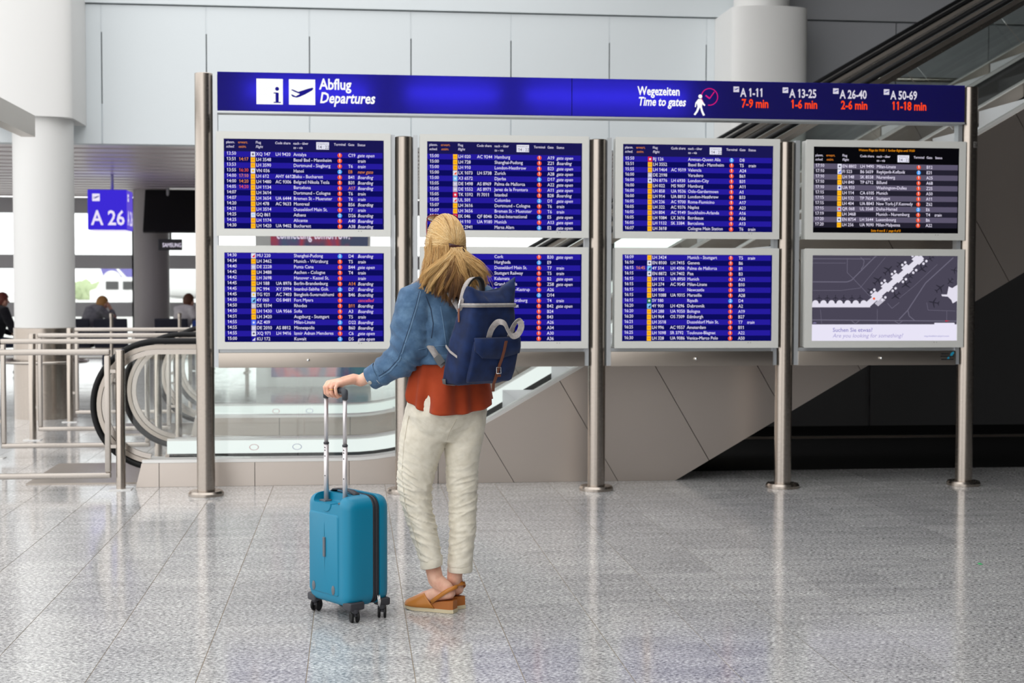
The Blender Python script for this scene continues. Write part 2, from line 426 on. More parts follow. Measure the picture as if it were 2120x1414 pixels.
# ------------------------------------------------------------------ escalators
SL = math.tan(math.radians(30))
def bent(z0, xk, w=.55):
    def f(x):
        if x < xk - w: return z0
        if x > xk + w: return z0 + SL * (x - xk)
        return z0 + SL * (x - xk + w) ** 2 / (4 * w)
    return f
deck_z = bent(.18, .50); hand_z = bent(1.02, .47)
XEND = 9.1
def rail_path(off=0):
    """centre line of the handrail loop in (x, z); off moves it inwards"""
    R = .445 - off; cx, cz = -1.365, .575
    pts = [(cx + R * math.cos(a), cz + R * math.sin(a)) for a in np.radians(np.linspace(262, 90, 32))]
    x = -1.3
    while x < XEND + .01:
        s = 0 if x < -.08 else min(1, (x + .08) / 1.1) * SL
        nx, nz = -s / math.hypot(1, s), 1 / math.hypot(1, s)
        pts.append((x - nx * off, hand_z(x) - nz * off)); x += .1 if x < 1.2 else .8
    return pts
def sweep(pts, y, w, h, mb=None, rnd=False):
    """band with rectangular or rounded section along an (x, z) path"""
    mb = mb or MB(); rings = []
    for i, (x, z) in enumerate(pts):
        a, b = pts[max(i - 1, 0)], pts[min(i + 1, len(pts) - 1)]
        tx, tz = b[0] - a[0], b[1] - a[1]; l = math.hypot(tx, tz); nx, nz = -tz / l, tx / l
        if rnd: sec = [(w / 2 * math.copysign(abs(math.cos(t)) ** .6, math.cos(t)), h / 2 * math.copysign(abs(math.sin(t)) ** .6, math.sin(t))) for t in np.linspace(0, 2 * PI, 13)[:-1]]
        else: sec = [(-w / 2, -h / 2), (w / 2, -h / 2), (w / 2, h / 2), (-w / 2, h / 2)]
        rings.append([(x + nx * q, y + p, z + nz * q) for p, q in sec])
    return mb.loft(rings)
under = lambda x: max(0, SL * (x - 2.33))
def seam_x(k, z): return 1.147 + .757 * k - SL * z
def seam_top(k):
    x = seam_x(k, .2)
    for _ in range(60): x = .5 * x + .5 * seam_x(k, deck_z(x))
    return x
def seam_bot(k):
    x = seam_x(k, 0)
    if x > 2.33:
        z = SL * (1.147 + .757 * k - 2.33) / (1 + SL * SL); x = seam_x(k, z)
    return x
def escalator(Ya, Yb, label):
    t = thing('escalator', label, 'escalator', (-1.0, (Ya + Yb) / 2, 0))
    tops = np.arange(.72, XEND, .12)
    # outer cladding, panel by panel
    for side, Yc in ((0, Ya), (1, Yb)):
        y0, y1 = (Yc - .012, Yc + .012)
        g_ = .0022
        edges = [((-1.475, -1.515))] + [(x, x) for x in (-1.353, -.693, -.033, .60)] + [(seam_top(k), seam_bot(k)) for k in range(0, 10)]
        for (ta, ba), (tb_, bb) in zip(edges[:-1], edges[1:]):
            xt = np.linspace(ta + g_, tb_ - g_, 8); xb = np.linspace(bb - g_, ba + g_, 8)
            if ba < 2.33 < bb: xb = np.sort(np.append(xb, 2.33))[::-1]
            poly = [(x, deck_z(x) - .012) for x in xt] + [(x, under(x) + .001) for x in xb]
            MB().prism(poly, y0, y1).build('cladding_panel', 'steel_clad', t)
    # truss body inside
    xt = np.linspace(-1.35, XEND, 60); xb = np.append(np.linspace(XEND, 2.34, 6), -1.4)
    poly = [(x, max(.012, deck_z(x) - .17)) for x in xt] + [(x, under(x) + .006) for x in xb]
    MB().prism(poly, Ya + .013, Yb - .013).build('truss', 'charcoal_panel', t)
    # balustrades
    for Yc, s in ((Ya, 1), (Yb, -1)):
        yg = Yc + s * .07
        dp = [(x, deck_z(x)) for x in np.concatenate([np.linspace(-1.47, 1.2, 24), np.linspace(1.4, XEND, 16)])]
        sweep(dp, Yc + s * .07, .15, .022).build('deck', 'steel_bright', t)
        sk = [(x, z - .055) for x, z in dp]
        sweep([p for p in sk if p[0] < 3.3], Yc + s * .15, .012, .10).build('lit_skirt', 'skirt_light', t); sweep([p for p in sk if p[0] > 2.9], Yc + s * .15, .012, .10).build('skirt', 'steel_flat', t)
        sweep([(x, z - .105) for x, z in dp], Yc + s * .020, .006, .185).build('seam_light_stop', 'charcoal_panel', t)  # added strip that stops skirt light leaking through the cladding seams
        sweep(rail_path(), yg, .082, .042, rnd=True).build('handrail', 'rubber_black', t, True)
        sweep(rail_path(.040), yg, .055, .030).build('rail_guide', 'steel_flat', t)
        sweep(rail_path(.075), yg, .030, .034).build('glass_clamp', 'steel_rail', t)
        # glass, pane by pane
        inner = rail_path(.085)
        cuts = [-9, -.40, .85] + [1.147 + 1.514 * k + .2 for k in range(0, 6)] + [99]
        arc = inner[:32]; flat = inner[32:]
        hz = lambda x: np.interp(x, [p[0] for p in flat], [p[1] for p in flat])
        a_top = -.40
        poly = [p for p in arc if p[1] > .19] + [(x, hz(x)) for x in np.linspace(-1.28, a_top, 8)] + [(a_top, .185)]
        MB().prism(poly, yg - .006, yg + .006).build('glass_panel', 'glass_green', t)
        e2 = [(-.395, -.395), (.70, .78)] + [(1.75 + 1.3 * k - .28, 1.75 + 1.3 * k + .16) for k in range(6)]
        for (ta, ba), (tb_, bb) in zip(e2[:-1], e2[1:]):
            poly = [(x, hz(x)) for x in np.linspace(ta + .004, tb_ - .004, 10)] + [(x, deck_z(x) + .004) for x in np.linspace(bb - .004, ba + .004, 10)]
            MB().prism(poly, yg - .006, yg + .006).build('glass_panel', 'glass_green', t)
    MB().box(-2.3, .35, Ya + .17, Yb - .17, .0, .012).build('landing_plate', 'steel_flat', t)
    for k in range(20):
        x = .40 + k * .40; z = deck_z(x + .2) - .13
        if x > 8.7: break
        MB().box(x, x + .40, Ya + .17, Yb - .17, max(0.013, z - .20), max(.02, z)).build('step', 'frame_grey', t)
    # prohibition marks on the inner skirt
    sy = Yb - .15 - .0075
    pl = lambda x, z: (x, sy, z)
    for x, mi in ((-.79, 'mark_red'), (-.45, 'mark_blue')):
        m = MB()
        for j in range(24):
            a, b = 2 * PI * j / 24, 2 * PI * (j + 1) / 24
            m.quad(*[pl(x + r_ * 1.15 * math.cos(q), .122 + r_ * .75 * math.sin(q)) for r_, q in ((.032, a), (.032, b), (.028, b), (.028, a))])
        m.build('safety_mark', mi, t, fix=False)
    return t
escalator(10.13, 11.62, 'front escalator with glass balustrades rising right behind the flight boards')
escalator(13.50, 14.88, 'rear escalator running parallel behind the front one')

# tubular handrail of the stair between the two escalators, upper right
t = thing('stair_handrail', 'thin steel tube handrail with a kink above the right post', 'handrail', (5.6, 15.4, 0))
zr = at(1850, 165, 15.3)
ptsr = [at(1790, 163, 15.3), at(2000, 167, 15.3), at(2098, 170, 15.3), at(2140, 147, 15.3), at(2240, 88, 15.3)]
MB().tube(ptsr, .028, 10).build('rail', 'steel_rail', t, True)
ptsr = [at(1990, 182, 15.0), at(2120, 108, 15.0), at(2240, 40, 15.0)]
MB().tube(ptsr, .026, 10).build('rail', 'steel_rail', t, True)
for q in ptsr[:1] + [at(2098, 172, 15.3)]: MB().tube([(q.x, q.y, q.z), (q.x, q.y, 0)], .02, 8).build('baluster', 'steel_rail', t, True)

# ------------------------------------------------------------------ queue barriers in front of the escalators
def barrier(y, label):
    t = thing('crowd_barrier', label, 'barrier', (-2.25, y, 0), 'steel queue barriers by the escalators')
    xl, xr, z0, z1 = -2.83, -1.685, .10, .952
    for a, b in (((xl, z1), (xr, z1)), ((xl, z0), (xr, z0))):
        MB().box(a[0] - .02, b[0] + .02, y - .02, y + .02, a[1] - .02, a[1] + .02).build('rail', 'steel_rail', t, 'auto', bevel=.012, seg=3)
    for x in (xl, xr):
        MB().box(x - .02, x + .02, y - .02, y + .02, z0 + .02, z1 - .02).build('upright', 'steel_rail', t, 'auto', bevel=.012, seg=3)
    for x, s in ((-2.9, 1), (-1.6, -1)):
        p = MB().lathe([(.032, 0), (.032, .962), (.028, .968)], (x, y, 0), 24).build('post', 'steel_post', t, 'auto')
        MB().box(x - .075, x + .075, y - .06, y + .06, .0005, .007).build('foot_plate', 'steel_bright', p)
        for z in (.30, .82): MB().box(min(x, x + s * .085), max(x, x + s * .085), y - .012, y + .012, z - .012, z + .012).build('stub', 'steel_rail', t)
    return t
for y, lb in ((10.03, 'nearest tubular steel barrier, left of the front escalator'), (11.93, 'second tubular steel barrier behind the front escalator newel'),
              (13.30, 'third tubular steel barrier, in front of the rear escalator'), (15.02, 'farthest tubular steel barrier beyond the rear escalator')): barrier(y, lb)

# ================================================================== DEPARTURE BOARD
PX = [-.988 + 1.32966 * k for k in range(5)]; PY = 9.697
st = thing('sign_stand', 'stainless steel post frame carrying the flight screens and header', 'stand', (1.67, PY, 0))
for k, x in enumerate(PX):
    h = 2.822 if k in (0, 4) else 2.42
    p = MB().lathe([(.060, .03), (.060, h - .004), (.056, h)], (x, PY, 0), 48).build('post', 'steel_post', st, 'auto')
    MB().lathe([(.118, .001), (.118, .018), (.108, .032), (.058, .034)], (x, PY, 0), 48).build('base_flange', 'steel_post', p, 'auto')
    for s in (-1, 1):
        if (k == 0 and s < 0) or (k == 4 and s > 0): continue
        a = x + s * .062
        zt = 2.81 if k in (0, 4) else 2.43
        MB().box(min(a, a + s * .030), max(a, a + s * .030), PY - .035, PY + .035, .865, zt).build('mounting_rail', 'aluminium', st)
for k in range(4):
    a, b = PX[k] + .092, PX[k + 1] - .092
    p = MB().box(a, b, PY - .05, PY + .05, .862, .962).build('lower_panel', 'steel_flat', st, 'auto', bevel=.003)
    MB().box(a, b, PY - .02, PY + .02, .9625, .986).build('ledge', 'aluminium', st)
    cx = (a + b) / 2 + .02
    m = MB(); m.ball((cx, PY - .062, .912), (.011, .013, .011), 16); m.tube([(cx, PY - .05, .912), (cx, PY - .06, .912)], .008, 12)
    m.build('lock_knob', 'chrome', p, True)
# round sticker lettering wrapped on the right post, maker's mark on the last lower panel
mat('sticker_grey', srgb(150, 146, 142), .4, .3); mat('ink_dark', srgb(28, 28, 30), .5); mat('mark_cyan', srgb(30, 150, 185), .4)
x4 = PX[4]
wrapc = lambda r: (lambda x, z: (x4 + r * math.sin(x / r), PY - r * math.cos(x / r), z))
m = MB(); w_ = wrapc(.0606)
for j in range(8): m.quad(w_(.010 + .0085 * j, 2.395), w_(.010 + .0085 * (j + 1), 2.395), w_(.010 + .0085 * (j + 1), 2.437), w_(.010 + .0085 * j, 2.437))
sk = m.build('number_sticker', 'sticker_grey', st, fix=False)
m = MB(); put_text(m, '2AB', .014, 2.403, .036, wrapc(.0609), 0, .012); m.build('sticker_lettering', 'ink_dark', sk, fix=False)
m = MB(); yy = PY - .0506
for (a, b, c, d, e) in ((4.192, 4.226, .926, .958, 0), (4.168, 4.192, .902, .924, 0)): m.add([(a, yy, c), (a + .016, yy, c - .004), (b, yy, d - .01), (b - .006, yy, d), (a + .012, yy, d - .008)], [(0, 1, 2, 3, 4)], e)
for z, a, b in ((.938, 4.13, 4.19), (.919, 4.125, 4.222), (.898, 4.13, 4.222)): m.box(a, b, yy - .0002, yy, z, z + .008, 1)
m.build('maker_mark', ['mark_cyan', 'ink_dark'], st, fix=False)

# --- display colours (screens give off light)
def disp(name, r, g, b, s=1.0): emit(name, srgb(r, g, b), s)
disp('d_head', 26, 24, 82); disp('d_lite', 38, 28, 158); disp('d_dark', 12, 12, 92)
disp('d_white', 236, 230, 250, 1.05); disp('d_orange', 232, 140, 52); disp('d_red', 240, 92, 44); disp('d_badge', 240, 84, 44, 1.0); disp('d_blue', 70, 160, 245, 1.0)
disp('d_yellow', 255, 188, 30); disp('d_paper', 226, 226, 240); disp('d_pale', 196, 190, 214); disp('d_cyan', 130, 200, 250); disp('d_crimson', 226, 40, 66)
disp('d_sky', 92, 120, 245); disp('d_green', 40, 120, 70); disp('d_gold', 240, 200, 60); disp('d_black', 8, 8, 12); disp('d_g1', 92, 86, 108); disp('d_g2', 36, 34, 48)
disp('d_amber', 238, 150, 20); disp('d_map', 74, 70, 86); disp('d_road', 108, 104, 122); disp('d_plane', 48, 46, 58); disp('d_term', 226, 222, 236); disp('d_term2', 190, 186, 200)
disp('d_ink', 128, 120, 190); disp('d_ink2', 168, 160, 208); disp('d_band', 232, 228, 246)
DM = ['d_head', 'd_lite', 'd_dark', 'd_white', 'd_orange', 'd_red', 'd_badge', 'd_blue', 'd_yellow', 'd_paper', 'd_pale', 'd_cyan', 'd_crimson', 'd_sky', 'd_green', 'd_gold', 'd_black', 'd_g1', 'd_g2', 'd_amber',
      'd_map', 'd_road', 'd_plane', 'd_term', 'd_term2', 'd_ink', 'd_ink2', 'd_band']
DI = {n: i for i, n in enumerate(DM)}
SW, SH = 1.058, .597
def monitor(xl, zt, label):
    """xl, zt: upper left corner of the picture"""
    t = thing('flight_monitor', label, 'screen', (xl + SW / 2, PY, zt - SH - .05))
    xa, xb, za, zb = xl - .050, xl + SW + .046, zt - SH - .048, zt + .047
    yf = 9.632
    m = MB()
    m.box(xa, xl, yf, yf + .02, za, zb); m.box(xl + SW, xb, yf, yf + .02, za, zb); m.box(xl, xl + SW, yf, yf + .02, zt, zb); m.box(xl, xl + SW, yf, yf + .02, za, zt - SH)
    m.build('bezel', 'monitor_grey', t, fix=False)
    MB().box(xa + .003, xb - .003, yf + .0205, yf + .12, za + .003, zb - .003).build('housing', 'monitor_grey', t, 'auto', bevel=.004)
    m = MB()
    for a in (-.018, .0, ): m.box(xb - .2 + a, xb - .194 + a, yf - .0005, yf, za + .035, za + .038)
    m.build('sensor_dots', 'ink_dark', t, fix=False)
    return t, (lambda d: (lambda u, v: (xl + u * SW, yf + .012 - d, zt - v * SH)))
def rect(m, P, u0, v0, u1, v1, mi): m.quad(P(u0, v1), P(u1, v1), P(u1, v0), P(u0, v0), DI[mi])
EM = .0310                                                     # em size of the table lettering in metres
def cell(m, P, t, u, v, mi, size=EM, bold=.004, it=0, sx=.92, anchor='l'):
    """v = baseline"""
    put_text(m, t, u * SW, v * SH, size, (lambda x, z: P(x / SW, v - (z - v * SH) / SH)), DI[mi], bold, it, sx, anchor)
LOGO = {'XQ': 'd_paper', 'LH': 'd_yellow', 'VN': 'd_paper', 'GQ': 'd_paper', 'MU': 'd_paper', 'DE': 'd_pale', 'PC': 'd_gold', 'TG': 'd_paper', '4Y': 'd_cyan', 'AZ': 'd_sky', 'KU': 'd_lite', 'LX': 'd_paper', 'X3': 'd_cyan',
        'TK': 'd_crimson', 'UL': 'd_paper', 'EK': 'd_crimson', 'RJ': 'd_crimson', 'EN': 'd_paper', 'SV': 'd_green', 'FI': 'd_paper', 'UA': 'd_paper', 'QR': 'd_pale', 'SM': 'd_paper', 'FR': 'd_paper'}
MARK = {'XQ': 'd_g1', 'LH': 'd_amber', 'VN': 'd_gold', 'GQ': 'd_cyan', 'MU': 'd_crimson', 'DE': 'd_paper', 'PC': 'd_yellow', 'TG': 'd_gold', '4Y': 'd_head', 'AZ': 'd_paper', 'KU': 'd_paper', 'LX': 'd_red', 'X3': 'd_paper',
        'TK': 'd_paper', 'UL': 'd_crimson', 'EK': 'd_paper', 'RJ': 'd_paper', 'EN': 'd_g1', 'SV': 'd_paper', 'FI': 'd_sky', 'UA': 'd_lite', 'QR': 'd_crimson', 'SM': 'd_sky', 'FR': 'd_sky'}
def disc(m, P, u, v, r, mi, n=16): m.add([P(u + r * math.cos(2 * PI * j / n), v - r * SW / SH * math.sin(2 * PI * j / n)) for j in range(n)], [tuple(range(n))], DI[mi])
def header(m1, m2, P1, P2, v0, col='d_white'):
    for t, u, v, c, it in (('planm.', .014, .050, col, 0), ('sched.', .014, .098, col, .22), ('erwart.', .088, .050, 'd_orange', 0), ('estim.', .090, .098, 'd_orange', .22), ('Flug', .197, .050, col, 0), ('Flight', .197, .098, col, .22),
                           ('Code share', .318, .054, col, 0), ('nach - über', .431, .056, col, 0), ('to - via', .431, .104, col, .22), ('Terminal', .686, .062, col, 0), ('Gate', .774, .063, col, 0), ('Status', .834, .064, col, 0)):
        cell(m2, P2, t, u, v0 + v, c, .0235, .006, it)
    rect(m2, P2, .575, v0 + .026, .655, v0 + .108, 'd_paper')
    P3 = lambda u, v: (lambda q: (q[0], q[1] - .0005, q[2]))(P2(u, v))
    cell(m2, P3, 'Ortszeit/Local', .581, v0 + .052, 'd_g1', .013, 0)
    cell(m2, P3, '14 : 22', .584, v0 + .098, 'd_g1', .030, .004)
def table(t, place, rows, v0, pitch, head=None, dark=False, first=0):
    A, B = ('d_g1', 'd_g2') if dark else ('d_lite', 'd_dark')
    m1, m2, m3, m4 = MB(), MB(), MB(), MB(); P0, P1, P2, P3 = place(0), place(.0008), place(.0016), place(.0024)
    rect(m1, P0, 0, 0, 1, 1, 'd_black' if dark else 'd_head' if head is not None else 'd_dark')
    for i, row in enumerate(rows):
        tm, es, fl_, cs, dest, term, gate, stat = row
        va, vb = v0 + i * pitch, v0 + (i + 1) * pitch; base = vb - pitch * .27
        rect(m1, P1, 0, va, .992, vb, A if i % 2 == 0 else B)
        cell(m2, P2, tm, .016, base - .006, 'd_white')
        if es: cell(m2, P2, es, .092, base - .004, 'd_orange' if i % 3 else 'd_red')
        k = fl_[:2]
        rect(m3, P2, .166, va + pitch * .05, .194, vb - pitch * .05, LOGO.get(k, 'd_paper'))
        mk = MARK.get(k, 'd_g1')
        if k in ('LH', 'DE', 'GQ'): rect(m3, P3, .171, (va + vb) / 2 - .005, .189, (va + vb) / 2 + .005, mk)
        elif k in ('4Y', 'KU', 'FI', 'UL', 'MU', 'LX'): m3.add([P3(.170, vb - pitch * .25), P3(.190, va + pitch * .2), P3(.188, vb - pitch * .2)], [(0, 1, 2)], DI[mk])
        else: disc(m3, P3, .180, (va + vb) / 2, .007, mk, 10)
        cell(m2, P2, fl_, .199, base, 'd_white')
        if cs: cell(m2, P2, cs, .320, base, 'd_white')
        cell(m2, P2, dest, .432, base, 'd_white')
        disc(m4, P2, .722, (va + vb) / 2 + .002, .0142, 'd_badge' if term == '1' else 'd_blue', 20)
        cell(m4, P3, term, .722, base - .002, 'd_white', EM * .92, .016, 0, .93, 'c')
        hot = gate.startswith('*')
        if gate: cell(m2, P2, gate.strip('*'), .775, base + .003, 'd_orange' if hot else 'd_white')
        if stat: cell(m2, P2, stat, .834, base + .004, {'cancelled': 'd_red', 'new gate': 'd_orange'}.get(stat, 'd_white'), EM, .004, .22)
    if head is not None: header(m1, m2, P1, P2, head)
    if dark:
        cell(m2, P2, 'Weitere Flüge bis 19:00  /  further flights until 19:00', .5, .046, 'd_amber', .0225, .010, .1, .86, 'c')
        cell(m2, P2, 'Seite 4 von 8  /  page 4 of 8', .5, .985, 'd_amber', .0225, .010, .1, .86, 'c')
    d = m1.build('display', DM, t, fix=False)
    for mm, nm in ((m2, 'table_lettering'), (m3, 'airline_marks'), (m4, 'terminal_badges')): tag(mm.build(nm, DM, d, fix=False), kind='stuff')
def rows(s): return [tuple(x.strip() for x in l.split('|')) for l in s.strip().splitlines()]
R1 = rows('''13:50||XQ 147|LH 9420|Antalya|1|C19|gate open
13:51|14:17|LH 3548||Basel Bad - Mannheim|1||train
13:53||LH 3590||Dortmund - Siegburg|1|T6|train
13:55|16:30|VN 036||Hanoi|2|*E8|new gate
14:00|17:10|LH 612|AHY 6612|Baku - Bucharest|1|B41|Boarding
14:00|14:20|LH 1480|AC 9306|Belgrad Nikola Tesla|1|B31|Boarding
14:05|14:20|LH 1134||Barcelona|1|*A17|Boarding
14:07||LH 3614||Dortmund - Cologne|1|T6|train
14:07||LH 3654|UA 6444|Bremen St - Muenster|1|T6|train
14:20||LH 478|AC 9633|Montreal|1|B56|Boarding
14:21||LH 3514||Dusseldorf Main St.|1|T7|train
14:25||GQ 861||Athens|2|D26|Boarding
14:25||LH 1174||Alicante|1|A40|Boarding
14:30||LH 1420|UA 9402|Bucharest|1|A38|Boarding''')
R2 = rows('''14:30||MU 220||Shanghai-Pudong|2|D4|Boarding
14:34||LH 3462||Munich - Würzburg|1|T5|train
14:40||DE 2228||Punta Cana|1|B44|gate open
14:42||LH 3488||Aachen - Cologne|1|T4|train
14:42||LH 3698||Hanover - Kassel St.|1||train
14:45||LH 188|UA 8976|Berlin-Brandenburg|1|*A14|Boarding
14:45||PC 994|XY 5994|Istanbul-Sabiha Gok.|2|D7|Boarding
14:45||TG 921|AC 7403|Bangkok-Suvarnabhumi|1|B46|Boarding
14:50||4Y 060|OS 8481|Fort Myers|1||cancelled
14:50||DE 1594||Rhodes|1|*B11|Boarding
14:50||LH 1430|UA 9566|Sofia|1|A3|Boarding
14:51||LH 3420||Augsburg - Stuttgart|1|T5|train
14:55||AZ 409||Milan-Linate|2|D22|Boarding
14:55||DE 2010|AS 8812|Minneapolis|1|B60|Boarding
14:55||XQ 971|LH 9416|Izmir Adnan Menderes|1|C6|gate open
15:00||KU 172||Kuwait|2|D5|gate open''')
R3 = rows('''15:00||LH 020|AC 9244|Hamburg|1|A19|gate open
15:00||LH 728||Shanghai-Pudong|1|Z21|Boarding
15:00||LH 910||London-Heathrow|1|B23|gate open
15:00||LX 1073|LH 5738|Zurich|1|A28|gate open
15:00||X3 6572||Djerba|2|D17|gate open
15:05||DE 1498|AS 8969|Palma de Mallorca|1|A22|gate open
15:05||DE 1552|AS 8971|Jerez de la Frontera|1|A11|gate open
15:05||TK 1592|FI 7011|Istanbul|1|B28|Boarding
15:05||UL 501||Colombo|2|D1|gate open
15:07||LH 3616||Dortmund - Cologne|1|T6|train
15:07||LH 3656||Bremen St - Muenster|1|T6|train
15:10||EK 046|QF 8046|Dubai-International|2|E5|gate open
15:10||LH 110|UA 9180|Munich|1|A13|gate open
15:10||SM 2941||Marsa Alam|2|E2|gate open''')
R4 = rows('''15:15||FR 1128||Cork|1|B30|gate open
15:15||SM 2941||Hurghada|2|E9|
15:21||LH 3516||Dusseldorf Main St.|1|T7|train
15:23||LH 3418||Stuttgart Railway|1|T5|train
15:25||DE 1680||Kalamata|1|B2|gate open
15:25||LH 576||Grand Rapids|1|Z58|gate open
15:30||LH 832||Copenhagen-Kastrup|1|A26|
15:30||EN 8244||Florence|2|D14|
15:34||LH 3466||Munich - Würzburg|1|T4|train
15:35||LH 1338||Budapest-Liszt|1|B42|gate open
15:40||LH 1206||Basel|1|B24|
15:40||LH 1244||Vienna|1|B43|
15:45||LH 1046||Paris - Strasbourg|1|A26|
15:45||LH 1366||Katowice|1|A34|
15:45||LH 1396||Prague|1|A30|
15:45||LH 1020||Leipzig|1|A36|''')
R5 = rows('''15:50||RJ 126||Amman-Queen Alia|2|D8|
15:51||LH 3552||Basel Bad - Mannheim|1|T5|train
15:55||LH 1464|AC 9519|Valencia|1|A24|
16:00||DE 2198||Varadero|1|B61|
16:00||EN 8776|LH 6930|London-City|1|B31|
16:00||LH 022|MS 9007|Hamburg|1|A11|
16:00||LH 858|UA 9536|Oslo-Gardermoen|1|A1|
16:00||LH 914|UA 8813|London-Heathrow|1|B33|
16:05||LH 236|AC 9700|Rome-Fiumicino|1|A17|
16:05||LH 322|AC 9376|Naples|1|A23|
16:05||LH 804|AC 9149|Stockholm-Arlanda|1|A16|
16:05||LH 1084|LX 3616|Bordeaux|1|A56|
16:05||LH 1132|SK 3384|Barcelona|1|A13|
16:07||LH 3618||Cologne Main Station|1|T6|train''')
R6 = rows('''16:09||LH 3424||Munich - Stuttgart|1|T5|train
16:10||EN 8100|LH 7415|Geneva|1|B6|
16:15|16:45|4Y 514|LH 4306|Palma de Mallorca|1|B1|
16:15||EN 8872|LH 7402|Pisa|1|B3|
16:15||LH 112|UA 8950|Munich|1|A21|
16:15||LH 274|AC 9545|Milan-Linate|1|B10|
16:15||LH 950||Newcastle|1|B30|
16:15||LH 1088|UA 9315|Marseille|1|A28|
16:15||SV 180||Riyadh|2|D4|
16:20||4Y 900|LH 4296|Dubrovnik|1|A2|
16:20||LH 288|UA 9350|Bologna|1|A19|
16:20||LH 964|OS 7309|Edinburgh|1|B27|
16:21||LH 3518||Dusseldorf Main St.|1|T7|train
16:25||LH 996|AC 9557|Amsterdam|1|B11|
16:25||LH 1098|SR 3792|Toulouse-Blagnac|1|A22|
16:30||LH 328|UA 9086|Venice-Marco Polo|1|A50|''')
R7 = rows('''17:10||EN 8802|LH 9490|Milan-Linate|1|B12|
17:10||FI 523|B6 5659|Reykjavik-Keflavik|2|E21|
17:10||LH 148|SK 8558|Nuremberg|1|A25|
17:10||LH 840|TP 6712|Billund|1|A68|
17:10||UA 933||Washington-Dulles|1|Z25|
17:15||LH 114|CA 6105|Munich|1|A50|
17:15||LH 132|TP 7654|Stuttgart|1|A11|
17:15||LH 404|UA 8843|New York-J.F.Kennedy|1|Z62|
17:15||QR 068|UL 3568|Doha-Hamad|2|E6|
17:19||LH 3468||Munich - Nuremberg|1|T4|train
17:20||EN 8754|LH 5644|Luxembourg|1|B6|
17:20||LH 256|UA 9090|Milan-Malpensa|1|A22|''')
ZU, ZL = 2.387, 1.632
for xl, zt, data, head, lb in ((-.853, ZU, R1, 0, 'upper left flight screen, first row Antalya'), (-.853, ZL, R2, None, 'lower left flight screen, first row Shanghai-Pudong'),
                               (.496, ZU, R3, 0, 'upper flight screen above the blonde head, first row Hamburg'), (.496, ZL, R4, None, 'lower flight screen half hidden by the traveller and backpack'),
                               (1.836, ZU, R5, 0, 'upper flight screen third from left, first row Amman'), (1.836, ZL, R6, None, 'lower flight screen third from left, first row Munich - Stuttgart')):
    t, pl = monitor(xl, zt, lb)
    if head is not None: table(t, pl, data, .139, .0613, 0)
    else: table(t, pl, data, .004, .0622)
t, pl = monitor(3.181, ZU, 'upper right grey flight screen with amber footer, page 4 of 8')
table(t, pl, R7, .195, .0620, .062, True)

# --- map screen
t, pl = monitor(3.181, ZL, 'lower right screen showing a dark airport map'); P0, P1, P2, P3 = pl(0), pl(.0008), pl(.0016), pl(.0024)
m = MB(); rect(m, P0, 0, 0, 1, 1, 'd_map'); rect(m, P1, 0, .808, 1, 1, 'd_band'); rect(m, P1, .845, .79, .985, .81, 'd_band')
d = m.build('display', DM, t, fix=False)
A2 = SW / SH
def road(m, pts, w=.006):
    for (a, b), (c, e) in zip(pts[:-1], pts[1:]):
        dx, dy = (c - a) * A2, e - b; l = math.hypot(dx, dy) or 1; nx, ny = -dy / l * w / 2 / A2, dx / l * w / 2
        m.quad(P1(a + nx, b + ny), P1(c + nx, e + ny), P1(c - nx, e - ny), P1(a - nx, b - ny), DI['d_road'])
m = MB()
for pts, w in (([(0, .31), (.24, .31), (.27, .29), (.42, .03), (.44, 0)], .012), ([(.33, .02), (.355, .06), (.35, .12), (.335, .16)], .008), ([(0, .04), (.40, .04)], .008), ([(.24, .03), (.24, .2), (.27, .25), (.40, .48)], .006), ([(0, .09), (.23, .09)], .005),
               ([(.97, .02), (.78, .32), (.66, .64), (.60, .75)], .012), ([(.5, .02), (.33, .38), (.2, .41), (0, .41)], .005), ([(0, .755), (1, .77)], .012), ([(.66, .64), (.67, .71), (.71, .765)], .010), ([(.27, .76), (.30, .80), (.33, .76)], .008),
               ([(.57, .77), (.60, .80), (.63, .76)], .008), ([(.06, .63), (.07, .80)], .005), ([(.45, .63), (.45, .8)], .005), ([(.79, .55), (.80, .64), (.99, .65)], .005), ([(.93, .65), (.93, .77)], .005), ([(.86, .1), (.70, .36), (.60, .5)], .005), ([(.52, .56), (.55, .62), (.60, .55)], .006)): road(m, pts, w)
tag(m.build('map_roads', DM, d, fix=False), kind='stuff')
m = MB()
def craft(u, v, ang, s=.05, mi='d_plane'):
    sh = [(0, 1), (.09, .8), (.10, .25), (.85, -.15), (.85, -.28), (.10, -.05), (.08, -.62), (.36, -.85), (.36, -.95), (0, -.85), (-.36, -.95), (-.36, -.85), (-.08, -.62), (-.10, -.05), (-.85, -.28), (-.85, -.15), (-.10, .25), (-.09, .8)]
    c, s_ = math.cos(ang), math.sin(ang)
    m.add([P2(u + (x * c - y * s_) * s / A2, v - (x * s_ + y * c) * s) for x, y in sh], [tuple(range(len(sh)))], DI[mi])
for u, v, a, s in ((.52, .17, -.8, .07), (.45, .29, -.8, .07), (.755, .15, 2.2, .07), (.645, .335, 2.2, .07), (.575, .47, 2.2, .065), (.40, .41, -.8, .05), (.60, .1, -.8, .05), (.675, .24, 2.2, .045), (.88, .38, -.9, .07), (.95, .30, 2.4, .05), (.84, .55, 1.4, .07), (.98, .17, 1.4, .05), (.81, .03, 2, .05)): craft(u, v, a, s)
for k in range(6): craft(.05 + .056 * k, .50, 0, .042)
tag(m.build('map_aircraft', DM, d, fix=False), kind='stuff')
m = MB()
def poly(pts, mi='d_term', P=P3): m.add([P(*p) for p in pts], [tuple(range(len(pts)))], DI[mi])
